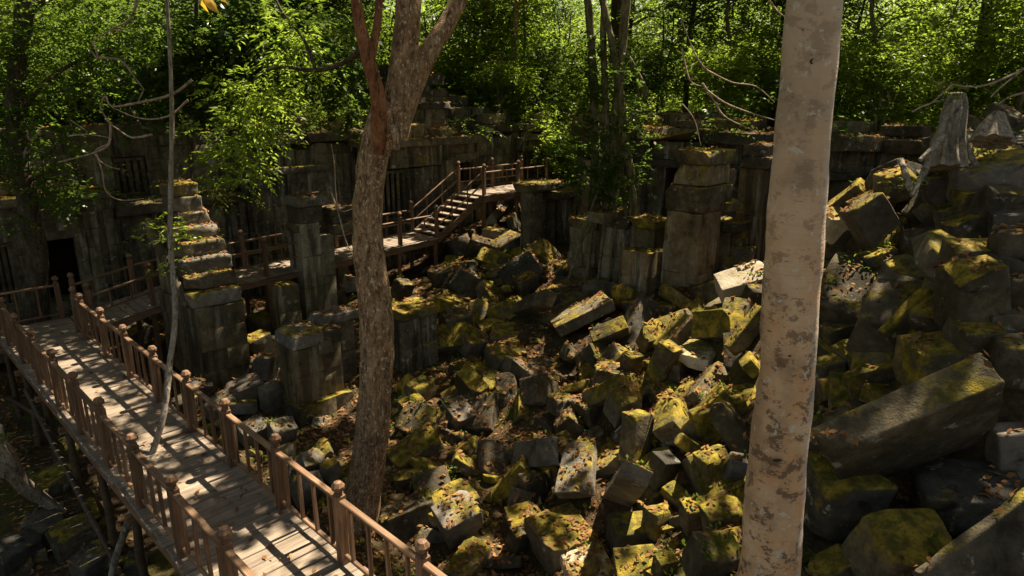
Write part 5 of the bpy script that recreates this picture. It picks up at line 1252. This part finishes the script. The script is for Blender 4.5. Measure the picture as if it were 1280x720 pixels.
PATCH += [(G(px, py), r) for px, py, r in ((905, 440, .4), (890, 400, .4), (850, 500, .45), (800, 500, .4), (770, 440, .4), (720, 440, .35), (660, 455, .35), (600, 470, .35), (560, 430, .35), (620, 400, .4), (680, 380, .3), (810, 560, .4), (1025, 330, .4), (1035, 360, .35), (620, 540, .3), (530, 520, .35), (740, 540, .3), (560, 610, .35))]
PATCH += [(st(17.0, 6.3, -4.4), .5), (st(17.6, 6.4, -3.4), .6), (st(18.2, 6.5, -2.4), .6), (at(395, 236, 19.6), .5), (st(22.6, 12, -1.5), 1.0), (st(22.7, 14.4, -1.4), .6), (st(22.6, 1.5, -2.7), .8), (st(22.6, 6.8, -3.2), .5), (st(22, 16, -1.7), .5), (st(22, 20.5, -1.3), .7), (st(9.5, 20, -1.1), .9), (st(13, 20, -1.1), .8), (st(6.8, 20, -1.1), .7), (at(880, 190, 16.4), .35), (at(683, 216, 21.5), .5), (at(935, 255, 15.5), .4), (at(800, 225, 18.6), .35), (at(300, 180, 17.5), .9), (at(30, 90, 17), 1.2), (at(60, 150, 16.8), .9), (at(110, 60, 16.8), 1.1), (at(150, 30, 16.8), 1.0), (at(80, 240, 16.5), .5), (at(200, 60, 20.5), 1.2), (at(260, 90, 20.5), 1.0), (at(330, 70, 20.7), 1.2), (at(390, 60, 21), 1.2), (at(300, 160, 11.3), .8), (at(350, 60, 11.2), .7), (at(210, 300, 16.1), .5), (at(374, 410, 14), .4), (at(740, 200, 19), .6), (at(640, 130, 27), .8)]
_lit = ('the bright white slab', 'the white-topped block', 'the golden pointed block', 'the yellow-topped corner block', 'the yellow roof-shaped block', 'the bright-edged slab', 'the lit-shouldered block', 'the triangular-faced block', 'the sunlit-faced grey block', 'the yellow pyramid stone', 'the slanting mossy slab', 'the sunlit trunk-side block', 'the golden-crested block', 'the V-shaped lit slab', 'the mossy V slab', 'the yellow-lit far block', 'the yellow-green upright block', 'the rounded mossy block', 'the brown beam-like block', 'the leaf-strewn steep block', 'the pale bottom stone', 'the lichen-spotted block', 'the golden far wedge')
for o, px, py, sh, _, _ in BLOCKS:
    if sh in _lit: PATCH.append((o.matrix_world.translation + Vector((0, 0, .25)), .78))
def canopy():
    rng = np.random.default_rng(21)
    trunks = [('pale', pt, Vector((1.75, 4.7, 9.5))), ('fork', ft, at(510, -200, Yt))]
    extra = []
    for k, (x, y, lab) in enumerate(((5.5, 38.5, 'tallest dark trunk of the forest behind the gap left of the right wall'), (-7.5, 36.5, 'tall dark trunk in the forest behind the plain middle wall'), (-19.0, 27.0, 'great dark forest tree beyond the far end of the left gallery'), (17.5, 27.0, 'great shade tree beyond the right wall, above the thickets'))):
        z = gz(x, y); o = empty('canopy_tree', (x, y, z), 0, lab, 'tree', 'tall canopy trees')
        top = Vector((x + rng.normal(0, .5), y - 1.5, 10.5))
        tree_part('trunk', o, [Vector((x, y, z - .3)), Vector((x + .1, y - .1, 0)), Vector((x - .1, y - .5, 5)), top], [.42, .34, .28, .16], BK_DARK, 400 + k, 14, 7, .15)
        for j in range(6):
            a = j * 1.05 + k; c = Vector((x, y - .8, 6.5 + .5 * j)); tree_part('limb', o, [c, c + Vector((math.cos(a) * 2.5, math.sin(a) * 2.5, 1.0)), c + Vector((math.cos(a) * 5.5, math.sin(a) * 5.5, 1.6))], [.14, .10, .03], BK_DARK, 410 + j, 8, 4)
        extra.append(('x', o, top))
    trunks += extra
    T = 9000; lay = np.linspace(0, 1, 1)
    C = np.stack([rng.uniform(-15, 19, T), rng.uniform(4, 41, T), rng.uniform(6.6, 10.8, T)], 1)
    D = rng.normal(0, 1, (T, 3)); D[:, 2] *= .3
    q = twig_leaves(C, D, 12, 1.5, .36, .55, .15, rng)
    c = q.mean(1)
    # where each leaf's shadow lands
    sx, sy, sz = SUN.x / SUN.z, SUN.y / SUN.z, 1
    keep = np.ones(len(c), bool)
    u = rng.uniform(0, 1, len(c))
    bright = np.zeros(len(c))
    for p, r in PATCH:
        h = c[:, 2] - p.z
        d2 = (c[:, 0] - sx * h - p.x) ** 2 + (c[:, 1] - sy * h - p.y) ** 2
        bright = np.maximum(bright, np.exp(-(d2 / (r * r)) ** 2 * .8))
    keep &= u > bright * .985  # leaves removed wherever a sun fleck is wanted below
    g = np.array([noise.fractal(Vector((a * .8, b * .8, 1.7)), 1, 2, 3) for a, b in zip(c[:, 0] - sx * (c[:, 2] + 5.5), c[:, 1] - sy * (c[:, 2] + 5.5))])
    keep &= ~((g > .45) & ((c[:, 0] - sx * (c[:, 2] + 4) < 3.6) | (c[:, 1] - sy * (c[:, 2] + 4) > 13)))
    keep &= c[:, 1] > 5.5
    # nothing hangs into the picture
    keep &= c[:, 2] > .19 * c[:, 1] + .8
    q, c = q[keep], c[keep]
    own = np.argmin(np.stack([(c[:, 0] - t.x) ** 2 + (c[:, 1] - t.y) ** 2 for _, _, t in trunks]), 0)
    for i, (_, o, t) in enumerate(trunks):
        s = own == i
        if s.sum() < 10: continue
        link('crown', quads_mesh('crown', q[s] - np.array(o.location), np.clip(rng.normal(.5, .25, s.sum()), 0, 1), LF_CAN), o)
canopy()
EXPO = 1.75
# ------------------------------------------------------------------ camera, sun, sky
cam = bpy.data.cameras.new('camera'); co = bpy.data.objects.new('camera', cam); COL.objects.link(co)
cam.sensor_width = 36; cam.lens = 36 * F / 1280; cam.clip_start = .1; cam.clip_end = 2000
co.rotation_euler = (PI / 2 - PITCH, 0, 0); SC.camera = co
sl = bpy.data.lights.new('sun', 'SUN'); sl.energy = 5.0; sl.angle = math.radians(.5); sl.color = (1.0, .86, .64)
so = bpy.data.objects.new('sun', sl); COL.objects.link(so); so.location = (10, 10, 30)
so.rotation_euler = SUN.to_track_quat('Z', 'Y').to_euler()
w = bpy.data.worlds.new('World'); SC.world = w; w.use_nodes = True; nt = w.node_tree; nt.nodes.clear()
sky = nt.nodes.new('ShaderNodeTexSky'); sky.sky_type = 'NISHITA'; sky.sun_disc = False
sky.sun_elevation = math.radians(60); sky.sun_rotation = math.atan2(SUN.x, SUN.y)
sky.air_density = 1.0; sky.dust_density = 2.0; sky.ozone_density = .3
bg = nt.nodes.new('ShaderNodeBackground'); bg.inputs[1].default_value = .05
ow = nt.nodes.new('ShaderNodeOutputWorld'); tint = nt.nodes.new('ShaderNodeMix'); tint.data_type = 'RGBA'; tint.blend_type = 'MULTIPLY'; tint.inputs[0].default_value = 1; tint.inputs[7].default_value = (1.0, .86, .64, 1)
nt.links.new(sky.outputs[0], tint.inputs[6]); nt.links.new(tint.outputs[2], bg.inputs[0]); nt.links.new(bg.outputs[0], ow.inputs[0])
SC.view_settings.view_transform = 'Standard'; SC.view_settings.look = 'None'; SC.view_settings.exposure = EXPO; SC.view_settings.gamma = 1
SC.view_settings.use_curve_mapping = False
SC.render.engine = 'CYCLES'; SC.cycles.use_denoising = True; SC.cycles.max_bounces = 6; SC.cycles.diffuse_bounces = 3; SC.cycles.transmission_bounces = 4; SC.cycles.glossy_bounces = 2
SC.cycles.sample_clamp_indirect = 6
